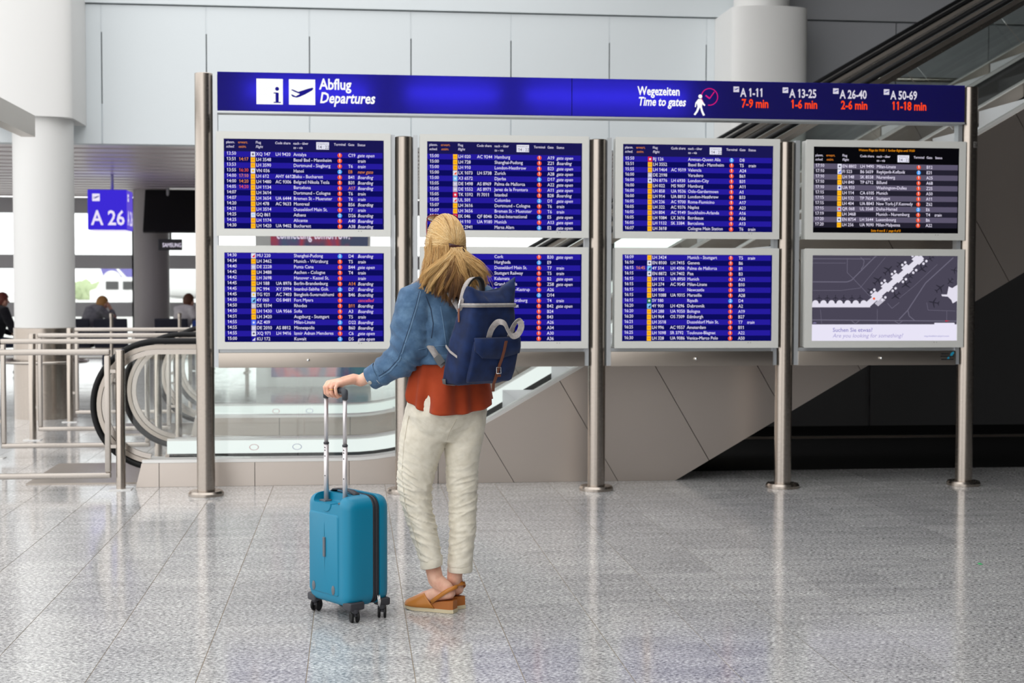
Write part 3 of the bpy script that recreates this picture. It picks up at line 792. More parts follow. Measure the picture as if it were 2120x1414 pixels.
def arm(u0, v0, u1, v1, w0, w1, mi='d_term'):
    dx, dy = (u1 - u0) * A2, v1 - v0; l = math.hypot(dx, dy); nx, ny = -dy / l / A2, dx / l
    poly([(u0 + nx * w0, v0 + ny * w0), (u1 + nx * w1, v1 + ny * w1), (u1 - nx * w1, v1 - ny * w1), (u0 - nx * w0, v0 - ny * w0)], mi)
arm(.0, .585, .40, .585, .022, .022); arm(.38, .58, .755, .01, .035, .03)
for k in range(7): disc(m, P3, .025 + .055 * k, .562, .022, 'd_term', 10)
for k in range(5):
    u, v = .445 + .07 * k, .475 - .107 * k
    poly([(u - .045, v - .005), (u - .01, v - .06), (u + .04, v + .005), (u + .008, v + .06)])
    for q in (-1, 1):
        for e in (0, 1): disc(m, P3, u + q * .038 + e * .02, v + q * .045 - e * .03, .009, 'd_term', 8)
poly([(.43, .56), (.475, .49), (.505, .52), (.455, .595)], 'd_term2', place_ := P2)
poly([(.94, .36), (.965, .38), (1, .34), (1, .53), (.97, .56), (.96, .52), (.935, .48), (.895, .475), (.89, .455), (.93, .455)])
disc(m, lambda u, v: (lambda q: (q[0], q[1] - .0006, q[2]))(P3(u, v)), .425, .505, .008, 'd_red', 12)
poly([(.92, .762), (.95, .766), (.92, .775)], 'd_crimson')
m.build('map_terminal', DM, d, fix=False)
m = MB()
cell(m, P2, 'Suchen Sie etwas?', .145, .895, 'd_ink', .040, .010, 0, 1.0); cell(m, P2, 'Are you looking for something?', .145, .962, 'd_ink2', .040, .004, .22, 1.0)
cell(m, P2, 'map.frankfurt-airport.com', .775, .955, 'd_ink', .0165, .004, 0, 1.05); cell(m, P2, 'info', .01, .800, 'd_ink2', .018, .004)
tag(m.build('map_lettering', DM, d, fix=False), kind='stuff')

# --- header sign: blue translucent front over a white light box with tubes inside
def translucent(name, col):
    mt = bpy.data.materials.new(name); mt.use_nodes = True; nt = mt.node_tree; nt.nodes.clear()
    o = nt.nodes.new('ShaderNodeOutputMaterial'); a = nt.nodes.new('ShaderNodeBsdfTranslucent'); b = nt.nodes.new('ShaderNodeBsdfDiffuse'); x = nt.nodes.new('ShaderNodeMixShader')
    a.inputs[0].default_value = col; b.inputs[0].default_value = col; x.inputs[0].default_value = .12
    nt.links.new(a.outputs[0], x.inputs[1]); nt.links.new(b.outputs[0], x.inputs[2]); nt.links.new(x.outputs[0], o.inputs[0]); MATS[name] = mt
translucent('sign_blue', srgb(92, 86, 196))
emit('tube_light', (1, 1, 1, 1), 10.0)
emit('sign_white', (1, 1, 1, 1), 1.0); emit('sign_soft', srgb(228, 224, 240), .85); emit('sign_red', srgb(255, 70, 24), 1.0); emit('sign_magenta', srgb(226, 30, 130), .9); emit('sign_ink', srgb(40, 36, 160), .7)
hs = thing('header_sign', 'long blue backlit departures header sign with white pictograms', 'sign', (1.68, PY, 2.56))
xa, xb, za, zb, yf = -.892, 4.268, 2.570, 2.826, 9.63
m = MB(); m.box(xa, xb, yf + .12, yf + .125, za, zb); m.box(xa, xb, yf + .003, yf + .1195, zb - .003, zb); m.box(xa, xb, yf + .003, yf + .1195, za, za + .003); m.box(xa, xa + .003, yf + .003, yf + .1195, za + .0035, zb - .0035); m.box(xb - .003, xb, yf + .003, yf + .1195, za + .0035, zb - .0035)
m.build('light_box', 'plaster_white', hs, fix=False)
MB().box(xa, 1.4785, yf, yf + .0025, za, zb).build('front_panel', 'sign_blue', hs); MB().box(1.4815, xb, yf, yf + .0025, za, zb).build('front_panel', 'sign_blue', hs)
MB().box(1.4778, 1.4822, yf - .0012, yf - .0002, za, zb).build('panel_seam', 'd_head', hs)
for a, b in ((-.70, .10), (.36, .98), (1.16, 2.28)): MB().tube([(a, yf + .065, 2.705), (b, yf + .065, 2.705)], .012, 10).build('light_tube', 'tube_light', hs)
MB().box(xa - .003, xb + .003, yf - .004, yf + .125, za - .014, za - .001).build('lower_trim', 'aluminium', hs)
P = lambda x, z: (x, yf - .0010, z); Q = lambda x, z: (x, yf - .0018, z)
def hp(px_, py_): q = at(px_, py_, yf); return q.x, q.z
def square(m, x0, x1, z0, z1, mi, P=P): m.quad(P(x0, z0), P(x1, z0), P(x1, z1), P(x0, z1), mi)
m = MB()
zs0, zs1 = 2.616, 2.785
square(m, -.637, -.463, zs0, zs1, 0); square(m, -.424, -.250, zs0, zs1, 0)
def plane_icon(m, x, z, s, mi, P=Q):
    sh = [(.08, .62), (.14, .64), (.36, .55), (.74, .68), (.90, .72), (.93, .67), (.86, .60), (.60, .45), (.40, .36), (.30, .33), (.14, .36), (.08, .45), (.14, .44), (.26, .38), (.42, .47), (.20, .56)]
    m.add([P(x + a * s, z + b * s) for a, b in sh], [tuple(range(len(sh)))], mi)
def i_icon(m, x, z, s, mi, P=Q):
    m.add([P(x + .79 * s + .075 * s * math.cos(q), z + .60 * s + .075 * s * math.sin(q)) for q in np.linspace(0, 2 * PI, 17)[:-1]], [tuple(range(16))], mi)
    for a, b, c, e in ((.73, .85, .08, .45), (.66, .93, .06, .10), (.66, .80, .42, .46)): square(m, x + a * s, x + b * s, z + c * s, z + e * s, mi, P)
i_icon(m, -.637, zs0, .172, 1); plane_icon(m, -.424, zs0 - .01, .174, 1)
m.build('pictogram', ['sign_white', 'sign_ink'], hs, fix=False)
def htext(t, x, z, size, mi, sx=.72, bold=.022, it=0):
    for word in t.split(' ') if mi < 1 else [t]:
        m = MB(); put_text(m, word, x, z, size, P, 0, bold, it, sx); m.build('header_word', ('sign_white', 'sign_soft', 'sign_red')[mi], hs, fix=False)
        x += text_width(word + ' ', size, bold, sx)
htext('Abflug', -.222, 2.722, .100, 0, .82, .026); htext('Departures', -.222, 2.632, .100, 0, .79, .024, .2)
htext('Wegezeiten', 1.935, 2.722, .082, 0, .74, .026); htext('Time to gates', 1.937, 2.650, .082, 0, .73, .024, .2)
for x, a, b in ((2.655, 'A 1-11', '7-9 min'), (3.003, 'A 13-25', '1-6 min'), (3.363, 'A 26-40', '2-6 min'), (3.728, 'A 50-69', '11-18 min')):
    htext(a, x, 2.722, .082, 1, .72, .024); htext(b, x + .008, 2.648, .082, 2, .76, .024)
for x in (2.655, 3.003, 3.363, 3.728):
    m = MB(); square(m, x - .050, x - .010, 2.752, 2.790, 0); plane_icon(m, x - .050, 2.752, .040, 1); m.build('gate_pictogram', ['sign_soft', 'sign_ink'], hs, fix=False)
m = MB()
cx, cz, r_ = 2.437, 2.716, .060
for j in range(36):
    a, b = 2 * PI * j / 36, 2 * PI * (j + 1) / 36
    if math.radians(215) < (a + b) / 2 < math.radians(262): continue
    m.quad(*[P(cx + q * math.cos(w2), cz + q * math.sin(w2)) for q, w2 in ((r_, a), (r_, b), (r_ - .006, b), (r_ - .006, a))], 0)
for x0, z0, x1, z1, hw in ((cx - .028, cz + .01, cx + .002, cz - .012, .005), (cx, cz - .012, cx + .034, cz + .036, .0035)):
    l = math.hypot(x1 - x0, z1 - z0); nx, nz = -(z1 - z0) / l * hw, (x1 - x0) / l * hw
    m.quad(Q(x0 - nx, z0 - nz), Q(x1 - nx, z1 - nz), Q(x1 + nx, z1 + nz), Q(x0 + nx, z0 + nz), 0)
m.build('clock_sign', ['sign_magenta'], hs, fix=False)
m = MB(); bx, bz = 2.368, 2.590
m.add([Q(bx + .004 + .014 * math.cos(q), bz + .128 + .014 * math.sin(q)) for q in np.linspace(0, 2 * PI, 15)[:-1]], [tuple(range(14))], 0)
for pts in ([(-.010, .110), (.012, .110), (.022, .098), (.016, .055), (-.014, .055), (-.020, .08)], [(-.014, .06), (.004, .058), (-.012, .022), (-.030, -.002), (-.042, .004), (-.024, .03)], [(.0, .06), (.016, .058), (.024, .03), (.038, 0), (.024, -.004), (.012, .022)],
            [(-.010, .110), (-.030, .085), (-.034, .055), (-.026, .054), (-.022, .078), (-.008, .09)], [(.012, .110), (.030, .082), (.040, .07), (.034, .062), (.02, .074), (.010, .09)]): m.add([P(bx + a, bz + b) for a, b in pts], [tuple(range(len(pts)))], 0)
m.build('walker_sign', ['sign_white'], hs, fix=False)

# ================================================================== WAITING AREA AND BEYOND
emit('cube_blue', srgb(62, 44, 214), 1.0); emit('cube_side', srgb(104, 84, 214), 1.0); emit('cube_white', srgb(240, 232, 252), 1.0)
x0, x1, y0, y1, z0, z1 = -3.966, -3.392, 22.0, 22.58, 2.236, 2.838
gs = thing('gate_sign', 'hanging blue cube gate sign reading A 26', 'sign', ((x0 + x1) / 2, 22.29, z0))
MB().box(x0, x1, y0, y1, z0, z1).build('cube', 'cube_blue', gs, bevel=.01)
MB().box(x1 + .0003, x1 + .004, y0 + .01, y1 - .01, z0 + .01, z1 - .01).build('side_face', 'cube_side', gs)  # paler glow: brightness of the obliquely seen side put into its colour
MB().tube([((x0 + x1) / 2 + .03, 22.29, z1), ((x0 + x1) / 2 + .03, 22.29, 3.094)], .022, 10).build('hanger', 'frame_grey', gs, True)
MB().box(x0 + .02, x1 - .02, y0 + .02, y1 - .02, z0 - .012, z0 - .0005).build('base_diffuser', 'cube_white', gs)
F = lambda x, z: (x0 + x, y0 - .001, z0 + z); G = lambda x, z: (x1 + .005, y0 + x, z0 + z)
for PP, nm, dz in ((F, 'front_lettering', (0, -.001, 0)), (G, 'side_lettering', (.001, 0, 0))):
    m = MB(); put_text(m, 'A 26', .055, .075, .31, PP, 0, .020, 0, .82)
    m.build(nm, 'cube_white', gs, fix=False); m = MB()
    m.quad(PP(.07, .43), PP(.18, .43), PP(.18, .54), PP(.07, .54), 0)
    plane_icon(m, .07, .43, .11, 1, lambda x, z: tuple(p + q for p, q in zip(PP(x, z), dz)))
    m.build('gate_pictogram', ['cube_white', 'sign_ink'], gs, fix=False)

tv = thing('hanging_screen', 'large dark screen seen from behind under the ceiling', 'screen', (-2.95, 25.1, 2.3))
m = MB(); c = math.cos(.42); s_ = math.sin(.42)
m.obox((-2.93, 25.2, 2.68), ((1, 0, 0), (0, c, -s_), (0, s_, c)), (.66, .04, .40)); m.build('back_cover', 'black_plastic', tv, bevel=.01)
for x in (-3.2, -2.6): MB().tube([(x, 25.3, 2.8), (x, 25.3, 3.094)], .025, 8).build('hanger', 'frame_grey', tv, True)
sp = thing('brand_plate', 'small black plate with white capital letters below the dark screen', 'sign', (-3.05, 25.0, 2.0))
a, b = at(328, 518, 25.0), at(377, 495, 25.0)
MB().box(a.x, b.x, 25.0, 25.06, a.z, b.z).build('plate', 'black_plastic', sp, bevel=.004)
m = MB(); put_text(m, 'SAMSUNG', (a.x + b.x) / 2 + .03, a.z + .055, .10, lambda x, z: (x, 24.998, z), 0, .012, 0, .70, 'c'); m.build('plate_lettering', 'cube_white', sp, fix=False)
MB().tube([((a.x + b.x) / 2, 25.05, b.z), ((a.x + b.x) / 2, 25.04, 2.335)], .018, 8).build('bracket', 'black_plastic', sp, True)

# free-standing advertising display behind the first screens
ad = thing('advert_display', 'white framed advertising display reading connecting tomorrow', 'display', (-.56, 20, 0))
m = MB(); X0a, X1a = -1.345, .24
m.box(X0a, -1.14, 20, 20.2, 0, 2.75); m.box(.205, X1a, 20, 20.2, 0, 2.75); m.box(-1.14, .205, 20, 20.2, 0, .13); m.box(-1.14, .205, 20, 20.2, 2.55, 2.75)
m.build('frame', 'deck_white', ad, fix=False)
am = emit('advert_print', (1, 1, 1, 1), .55); nt = am.node_tree; e_ = [n for n in nt.nodes if n.type == 'EMISSION'][0]
tc = nt.nodes.new('ShaderNodeTexCoord'); mp_ = nt.nodes.new('ShaderNodeMapping'); mp_.inputs['Scale'].default_value = (1.4, 1, .5); nt.links.new(tc.outputs['Object'], mp_.inputs[0])
nz = nt.nodes.new('ShaderNodeTexNoise'); nz.inputs['Scale'].default_value = 1.6; nt.links.new(mp_.outputs[0], nz.inputs['Vector'])
rp = nt.nodes.new('ShaderNodeValToRGB'); el = rp.color_ramp.elements
el[0].position, el[0].color = .36, srgb(92, 100, 128); el[1].position, el[1].color = .62, srgb(70, 130, 150)
for p_, c_ in ((.45, srgb(200, 84, 100)), (.52, srgb(120, 96, 140))): q_ = el.new(p_); q_.color = c_
nt.links.new(nz.outputs['Fac'], rp.inputs[0]); nt.links.new(rp.outputs[0], e_.inputs[0])
MB().box(-1.1385, .2035, 20.03, 20.18, .1315, 2.5485).build('print', 'advert_print', ad)
m = MB(); put_text(m, 'connecting tomorrow.', -1.06, 2.055, .185, lambda x, z: (x, 20.028, z), 0, .010, 0, .60); m.build('advert_lettering', 'cube_white', ad, fix=False)

# seats of the waiting area (backs towards us)
mat('seat_navy', srgb(24, 26, 48), .5)
def bench(x, y, n, label):
    t = thing('seat_row', label, 'seating', (x, y, 0), 'dark waiting seats')
    MB().box(x - .05, x + n * .58 + .05, y - .03, y + .03, .34, .40).build('beam', 'steel_flat', t)
    for k in range(n):
        a = x + k * .58 + .02
        MB().box(a, a + .52, y - .24, y + .24, .405, .45).build('seat', 'seat_navy', t, bevel=.02)
        m = MB(); m.obox((a + .26, y - .27, .66), ((1, 0, 0), (0, .98, .2), (0, -.2, .98)), (.26, .02, .22)); m.build('backrest', 'seat_navy', t, bevel=.018)
    for k in range(n + 1):
        a = x + k * .58
        MB().box(a - .018, a + .018, y - .22, y + .2, .60, .63).build('armrest', 'steel_rail', t)
        MB().box(a - .015, a + .015, y - .03, y + .03, .40, .60).build('arm_post', 'steel_rail', t)
    for a in (x + .3, x + n * .58 - .3):
        MB().box(a - .03, a + .03, y - .03, y + .03, .02, .34).build('leg', 'steel_flat', t)
        MB().box(a - .04, a + .04, y - .26, y + .26, .0005, .02).build('foot', 'steel_flat', t)
bench(-5.25, 23.3, 3, 'row of dark seats below the hanging gate sign')
bench(-3.15, 23.3, 3, 'row of dark seats right of the grey column')
bench(-7.9, 22.4, 4, 'row of dark seats at the left edge behind the white column')
for px_, lb in ((231, 'thin steel belt post in front of the seats under the gate sign'), (372, 'thin steel belt post beside the traveller in the white shirt')):
    q = at(px_, 690, 20.8)
    t = thing('belt_post', lb, 'post', (q.x, 20.8, 0), 'thin steel belt posts')
    MB().lathe([(.024, .012), (.024, .94), (.030, .945), (.030, 1.0), (.02, 1.01)], (q.x, 20.8, 0), 20).build('shaft', 'steel_post', t, 'auto')
    MB().lathe([(.15, 0.0005), (.15, .010), (.02, .022)], (q.x, 20.8, 0), 28).build('base', 'steel_flat', t, 'auto')

# outside: apron, trees, parked airliner tail, service van
apr = MB().box(-120, 80, 28.75, 260, -.4, -.1).build('apron_ground', 'concrete_pale', org=(0, 28.75, -.4)); tag(apr, 'pale concrete apron outside the windows', kind='structure')
mat('tail_navy', srgb(92, 84, 168), .4); mat('leaf', srgb(170, 186, 140), .8); mat('bark', srgb(110, 92, 70), .9); mat('van_white', srgb(240, 240, 240), .4); mat('tyre', srgb(30, 30, 30), .8)
D = 150
tl = thing('airliner', 'airliner tail with navy fin and white disc, seen through the window', 'aircraft', (at(245, 600, D).x, D, -.1))
p = [at(*q, D) for q in ((205, 548), (283, 548), (296, 601), (224, 601))]
MB().prism([(q.x, q.z) for q in p], D, D + .5).build('tail_fin', 'tail_navy', tl)
cq = at(232, 579, D); rq = (at(251, 579, D).x - cq.x)
MB().prism([(cq.x + rq * math.cos(a), cq.z + rq * math.sin(a)) for a in np.linspace(0, 2 * PI, 33)[:-1]], D - .05, D - .01).build('fin_disc', 'van_white', tl)
pp = [at(*q, D) for q in ((240, 556), (245, 555), (268, 580), (264, 586))]
MB().prism([(q.x, q.z) for q in pp], D - .1, D - .06).build('fin_stroke', 'van_white', tl)
fa = at(200, 618, D)
hb = MB().lathe([(.3, 0), (1.6, 3), (2.0, 8), (2.0, 30), (.4, 36)], (0, 0, 0), 24).build('hull', 'van_white', tl, True)
vv = verts_np(hb.data) + np.array(tl.location); hx = vv.copy(); vv[:, 0] = fa.x + hx[:, 2] + .1; vv[:, 1] = D + 2.6 + hx[:, 1]; vv[:, 2] = hx[:, 0] + 1.95
set_verts(hb.data, vv - np.array(tl.location))
def tree(px_, py_, D, r, label):
    q = at(px_, py_, D)
    t = thing('tree', label, 'tree', (q.x, D, -.1), 'trees beyond the apron')
    MB().tube([(q.x, D, -.1), (q.x, D, q.z)], .15, 8).build('trunk', 'bark', t)
    b = bmesh.new(); bmesh.ops.create_icosphere(b, subdivisions=4, radius=r)
    for v_ in b.verts: v_.co *= 1 + .35 * noise.noise(v_.co * 1.4 + Vector((px_, 0, 0))) + .15 * noise.noise(v_.co * 5)
    me = bpy.data.meshes.new('crown'); b.to_mesh(me); b.free(); me.transform(Matrix.Translation((q.x, D, q.z)))
    obj('crown', me, 'leaf', t, True)
tree(148, 604, 120, .8, 'bright green tree next to the white column, seen through the window')
tree(174, 602, 140, 1.0, 'bright green tree beyond the window, middle of three')
tree(200, 604, 120, .8, 'bright green tree beyond the window, nearest the airliner tail')
tree(470, 770, 31.5, .55, 'dark shrub outside the window behind the escalator glass')
vq = at(235, 624, 70)
vn = thing('service_van', 'white service van parked outside the window below the tail', 'van', (vq.x, 70, -.1))
MB().prism([(vq.x - 1.1, .3), (vq.x + 1.4, .3), (vq.x + 1.4, 1.75), (vq.x - .5, 1.75), (vq.x - .8, 1.2), (vq.x - 1.1, 1.1)], 70, 71.6).build('body', 'van_white', vn)
for a in (-.35, .45): MB().box(vq.x + a, vq.x + a + .6, 69.97, 69.995, 1.15, 1.55).build('side_window', 'black_plastic', vn)
for a in (-.6, .9):
    o = MB().lathe([(.05, 0), (.32, 0), (.32, .22), (.05, .22)], (0, 0, 0), 20).build('wheel', 'tyre', vn)
    vv = verts_np(o.data) + np.array(vn.location); set_verts(o.data, np.stack([vq.x + a + vv[:, 0], 69.9 + vv[:, 2], .22 + vv[:, 1]], 1) - np.array(vn.location))

emit('lamp_white', (1, 1, 1, 1), 1.6)
el_ = thing('exit_lamp', 'small lit white lamp on the upper wall left of the right column', 'lamp', tuple(at(1479, 12, WY + .1)))
q = at(1479, 5, WY + .1)
MB().box(q.x - .07, q.x + .07, WY + .06, WY + .165, q.z - .04, q.z + .06).build('case', 'frame_grey', el_); MB().box(q.x - .06, q.x + .06, WY + .05, WY + .0595, q.z - .03, q.z + .05).build('lens', 'lamp_white', el_)
mat('paper_green', srgb(60, 170, 100), .7); q = at(2029, 1168, 1)
d_ = (q - Vector((0, 0, CAM_H))); g0 = Vector((0, 0, CAM_H)) + d_ * (-CAM_H / d_.z)
m = MB(); m.add([(g0.x - .008, g0.y - .02, .0006), (g0.x + .010, g0.y - .012, .0012), (g0.x + .006, g0.y + .02, .004), (g0.x - .010, g0.y + .012, .0008)], [(0, 1, 2, 3)])
o = m.build('paper_scrap', 'paper_green', org=(g0.x, g0.y, 0)); q_ = o.modifiers.new('t', 'SOLIDIFY'); q_.thickness = .0006
tag(o, 'tiny green paper scrap lying on the granite at the right', 'litter')

# ================================================================== THE TRAVELLER
PHI = math.radians(35)
FW = Vector((-math.sin(PHI), math.cos(PHI), 0)); RT = Vector((math.cos(PHI), math.sin(PHI), 0)); UP = Vector((0, 0, 1))
BC = Vector((.405, 6.17, 0))
def L(a, b, z): return BC + RT * a + FW * b + UP * z
def oval(c, a, b, n=48, rt=RT, fw=FW, e=2.0, tilt=0):
    out = []
    for j in range(n):
        q = 2 * PI * j / n; x = math.copysign(abs(math.cos(q)) ** (2 / e), math.cos(q)); y = math.copysign(abs(math.sin(q)) ** (2 / e), math.sin(q))
        p = Vector(c) + rt * (a * x) + fw * (b * y); out.append(p + UP * (tilt * x))
    return out
sm = mat('skin', srgb(222, 172, 148), .5); nodes(sm)[2].inputs['Subsurface Weight'].default_value = .12; nodes(sm)[2].inputs['Subsurface Radius'].default_value = (.01, .004, .002)
vs_ = coords(sm); sm.node_tree.links.new(ramp(sm, noise_tex(sm, vs_, 25, 3), [(.35, srgb(214, 158, 134)), (.65, srgb(232, 186, 162))]), nodes(sm)[2].inputs['Base Color'])

# --- suitcase frame (needed for the grip)
SC = Vector((-.026, 6.119, 0)); SU = Vector((.575, -.818, 0)).normalized(); SV = Vector((.818, .575, 0)).normalized()
def K2(a, b, z): return SC + SU * a + SV * b + UP * z
GZ = .972; GB = -.062                                             # height and depth of the grip bar

# --- one continuous body
PH = .20
HR = Vector((math.cos(PH), math.sin(PH), 0)); HF = Vector((-math.sin(PH), math.cos(PH), 0)); HC = Vector((.399, 6.195, 1.600))
def hd(x, y, z): return HC + HR * x + HF * y + UP * z
ankL, ankR = at(902, 1200, 6.14), at(941, 1196, 6.175)
dl = Vector((-.86, .51, 0)).normalized(); dr = Vector((-.50, .866, 0)).normalized()
HL, HRt = Vector((.437, 6.098, 0)), Vector((.468, 6.165, 0))
def sho(H, d, s, w, z): return H + d * s + Vector((d.y, -d.x, 0)) * w + UP * z
S_L, E_L, W_L = L(-.175, -.01, 1.375), Vector((.232, 6.055, 1.125)), Vector((.030, 6.112, 1.008))
S_R, E_R, W_R = L(.175, .0, 1.375), L(.215, .07, 1.13), L(.09, .235, 1.16)
b = MB()
b.ball((0, 0, 0), (1, 1, 1), 28); _n = len(b.v)
b.v = [tuple(hd(x * .072 * (1 - .10 * max(0, -z)), y * .088, z * .106)) for x, y, z in b.v]
b.ball(tuple(hd(0, .030, -.062)), (.052, .052, .055), 18)                        # jaw
b.tube([hd(0, .082, .012), hd(0, .103, -.022)], [.008, .012], 10, round_cap=True) # nose
b.tube([hd(-.02, .082, -.052), hd(.02, .082, -.052)], .0075, 10, round_cap=True)  # lips
for s in (-1, 1):
    b.ball(tuple(hd(s * .074, -.004, -.012)), (.010, .018, .030), 12)              # ears
    b.tube([hd(s * .018, .082, .030), hd(s * .042, .074, .030)], .008, 8, round_cap=True)  # brows
b.tube([hd(0, -.012, -.06), L(0, .0, 1.47), L(0, 0, 1.40)], [.050, .052, .062], 18, round_cap=True)
b.tube([L(0, 0, .92), L(0, .01, 1.06), L(0, 0, 1.22), L(0, 0, 1.36)], [.125, .10, .11, .085], 20, round_cap=True)
b.tube([S_L, L(0, 0, 1.40), S_R], [.045, .06, .045], 14, round_cap=True)
b.tube([S_L, E_L, (E_L + W_L) / 2, W_L], [.045, .038, .034, .025], 14, round_cap=True)
b.tube([S_R, E_R, (E_R + W_R) / 2, W_R], [.045, .038, .034, .025], 14, round_cap=True)
kneeL, kneeR = at(860, 1010, 6.19), at(956, 1010, 6.20)
for s, kn, an in ((-1, kneeL, ankL), (1, kneeR, ankR)):
    mid = kn.lerp(an, .45)
    b.tube([L(s * .085, 0, .90), kn, mid, an], [.075, .044, .036, .034], 16, round_cap=True)
for H, d, an in ((HL, dl, ankL), (HRt, dr, ankR)):
    b.tube([an, sho(H, d, .045, 0, .10)], [.034, .034], 14, round_cap=True)
    b.tube([sho(H, d, .032, 0, .086), sho(H, d, .09, 0, .075), sho(H, d, .15, 0, .052), sho(H, d, .195, .002, .036)], [.029, .032, .029, .022], 14, round_cap=True)
    for k in range(5):
        w_ = -.026 + .013 * k; ln = (.235, .240, .236, .229, .220)[k if d is dr else 4 - k]
        b.tube([sho(H, d, .185, w_, .031), sho(H, d, ln, w_ * 1.05, .026)], [.0095, .0075], 8, round_cap=True)
# left hand closed over the grip bar: palm above it, four fingers round its far side, thumb underneath
bar = lambda a, b_, z: K2(a, GB + b_, z)
kn = [bar(-.037 + .0245 * k, -.012, GZ + .030 - .002 * abs(k - 1)) for k in range(4)]     # index (far) to little finger (near)
wr = bar(.012, .085, GZ + .044)
b.tube([W_L, wr, bar(0, .04, GZ + .036)], [.025, .024, .020], 14, round_cap=True)
for k in range(4):
    b.tube([wr + (kn[k] - bar(0, -.012, GZ + .03)) * .45, kn[k]], [.0165, .0125], 10, round_cap=True)
    r0 = (.0092, .0095, .0090, .0080)[k]
    a_ = -.037 + .0245 * k; out = (.030, .033, .031, .026)[k]
    b.tube([kn[k], bar(a_ + .001, -out, GZ + .012), bar(a_ + .001, -out + .004, GZ - .014), bar(a_, -.008, GZ - .027), bar(a_ - .001, .010, GZ - .022)], [r0 + .002, r0, r0, r0 - .001, r0 - .0018], 10, round_cap=True)
b.tube([bar(-.02, .060, GZ + .028), bar(-.040, .036, GZ + .004), bar(-.034, .026, GZ - .018), bar(-.012, .018, GZ - .032)], [.014, .0115, .010, .0085], 10, round_cap=True)
# right hand held loosely in front of the waist
d_ = (L(-.03, .27, 1.175) - W_R).normalized(); sd = UP * .9 + FW * .2; sd = (sd - d_ * sd.dot(d_)).normalized(); nn = d_.cross(sd)
b.tube([W_R, W_R + d_ * .05, W_R + d_ * .075], [.025, .026, .022], 12, round_cap=True)
for k in range(4):
    o = W_R + d_ * .08 + sd * (.027 - .018 * k); ln = (.9, 1, .95, .78)[k]
    b.tube([W_R + d_ * .04 + sd * (.018 - .012 * k), o, o + d_ * .030 * ln + nn * .006, o + d_ * .048 * ln + nn * .022, o + d_ * .050 * ln + nn * .040], [.014, .0095, .009, .0085, .0075], 9, round_cap=True)
b.tube([W_R + d_ * .02 + sd * .02, W_R + d_ * .05 + sd * .044 + nn * .012, W_R + d_ * .08 + sd * .046 + nn * .024], [.013, .0105, .0085], 9, round_cap=True)
body = remesh(b, .0036, 3)
person = obj('person', body, 'skin', None, True, org=(.40, 6.15, 0))
tag(person, 'traveller in denim jacket and cream trousers seen from behind, hand on suitcase handle', 'person')
mat('eye_white', srgb(240, 238, 232), .3); mat('lip', srgb(176, 92, 88), .5); mat('gold', srgb(220, 176, 90), .25, 1)
for s in (-1, 1):
    e = MB().ball(tuple(hd(s * .030, .074, .012)), .0125, 14).build('eye', 'eye_white', person, True)
    MB().ball(tuple(hd(s * .030, .0845, .012)), (.0045, .0035, .0045), 10).build('iris', 'ink_dark', e, True)
q = bar(-.037 + .0245 * 2 + .001, -.028, GZ + .004)
MB().tube([q + SU * (.0108 * math.cos(t)) + SV * (.0108 * math.sin(t)) for t in np.linspace(0, 2 * PI, 21)], .0014, 6).build('finger_ring', 'gold', person, True)

# --- trousers
fabric('cream_cotton', srgb(214, 207, 190), srgb(226, 220, 205), 30, .85, .2, 700)
def px_ring(xl, xr, y, Y, dep, n=40, tilt=0):
    p, q = at(xl, y, Y), at(xr, y, Y); c = (p + q) / 2
    return oval(c, (q - p).length / 2, dep, n, Vector((1, 0, 0)), Vector((0, 1, 0)), 2.15, tilt)
legl = [(846, 918, 820, 6.17, .085), (838, 924, 850, 6.17, .10), (832, 928, 880, 6.17, .105), (828, 926, 905, 6.17, .104), (826, 917, 932, 6.175, .10), (824, 906, 962, 6.18, .093), (823, 896, 1000, 6.185, .085), (827, 893, 1026, 6.185, .08), (835, 895, 1052, 6.18, .078), (850, 905, 1100, 6.165, .073), (862, 913, 1140, 6.15, .068), (868, 917, 1160, 6.145, .066)]
legr = [(926, 1002, 820, 6.20, .085), (922, 1009, 850, 6.20, .10), (924, 1005, 880, 6.20, .104), (922, 1000, 905, 6.20, .102), (921, 994, 935, 6.20, .097), (923, 990, 962, 6.20, .090), (925, 988, 1000, 6.205, .083), (928, 987, 1028, 6.205, .079), (930, 986, 1055, 6.20, .075), (931, 984, 1100, 6.19, .071), (928, 980, 1145, 6.185, .068), (926, 978, 1172, 6.18, .066)]
tm = MB()
tm.loft([px_ring(*r) for r in legl]); tm.loft([px_ring(*r) for r in legr])
tm.loft([oval(L(.0, 0, z), a, b_, 48, e=2.2) for z, a, b_ in ((.74, .10, .07), (.80, .165, .11), (.86, .19, .135), (.92, .185, .135), (.98, .165, .12), (1.03, .15, .11))])
tme = remesh(tm, .0048, 14)
V = verts_np(tme); N = normals_np(tme)
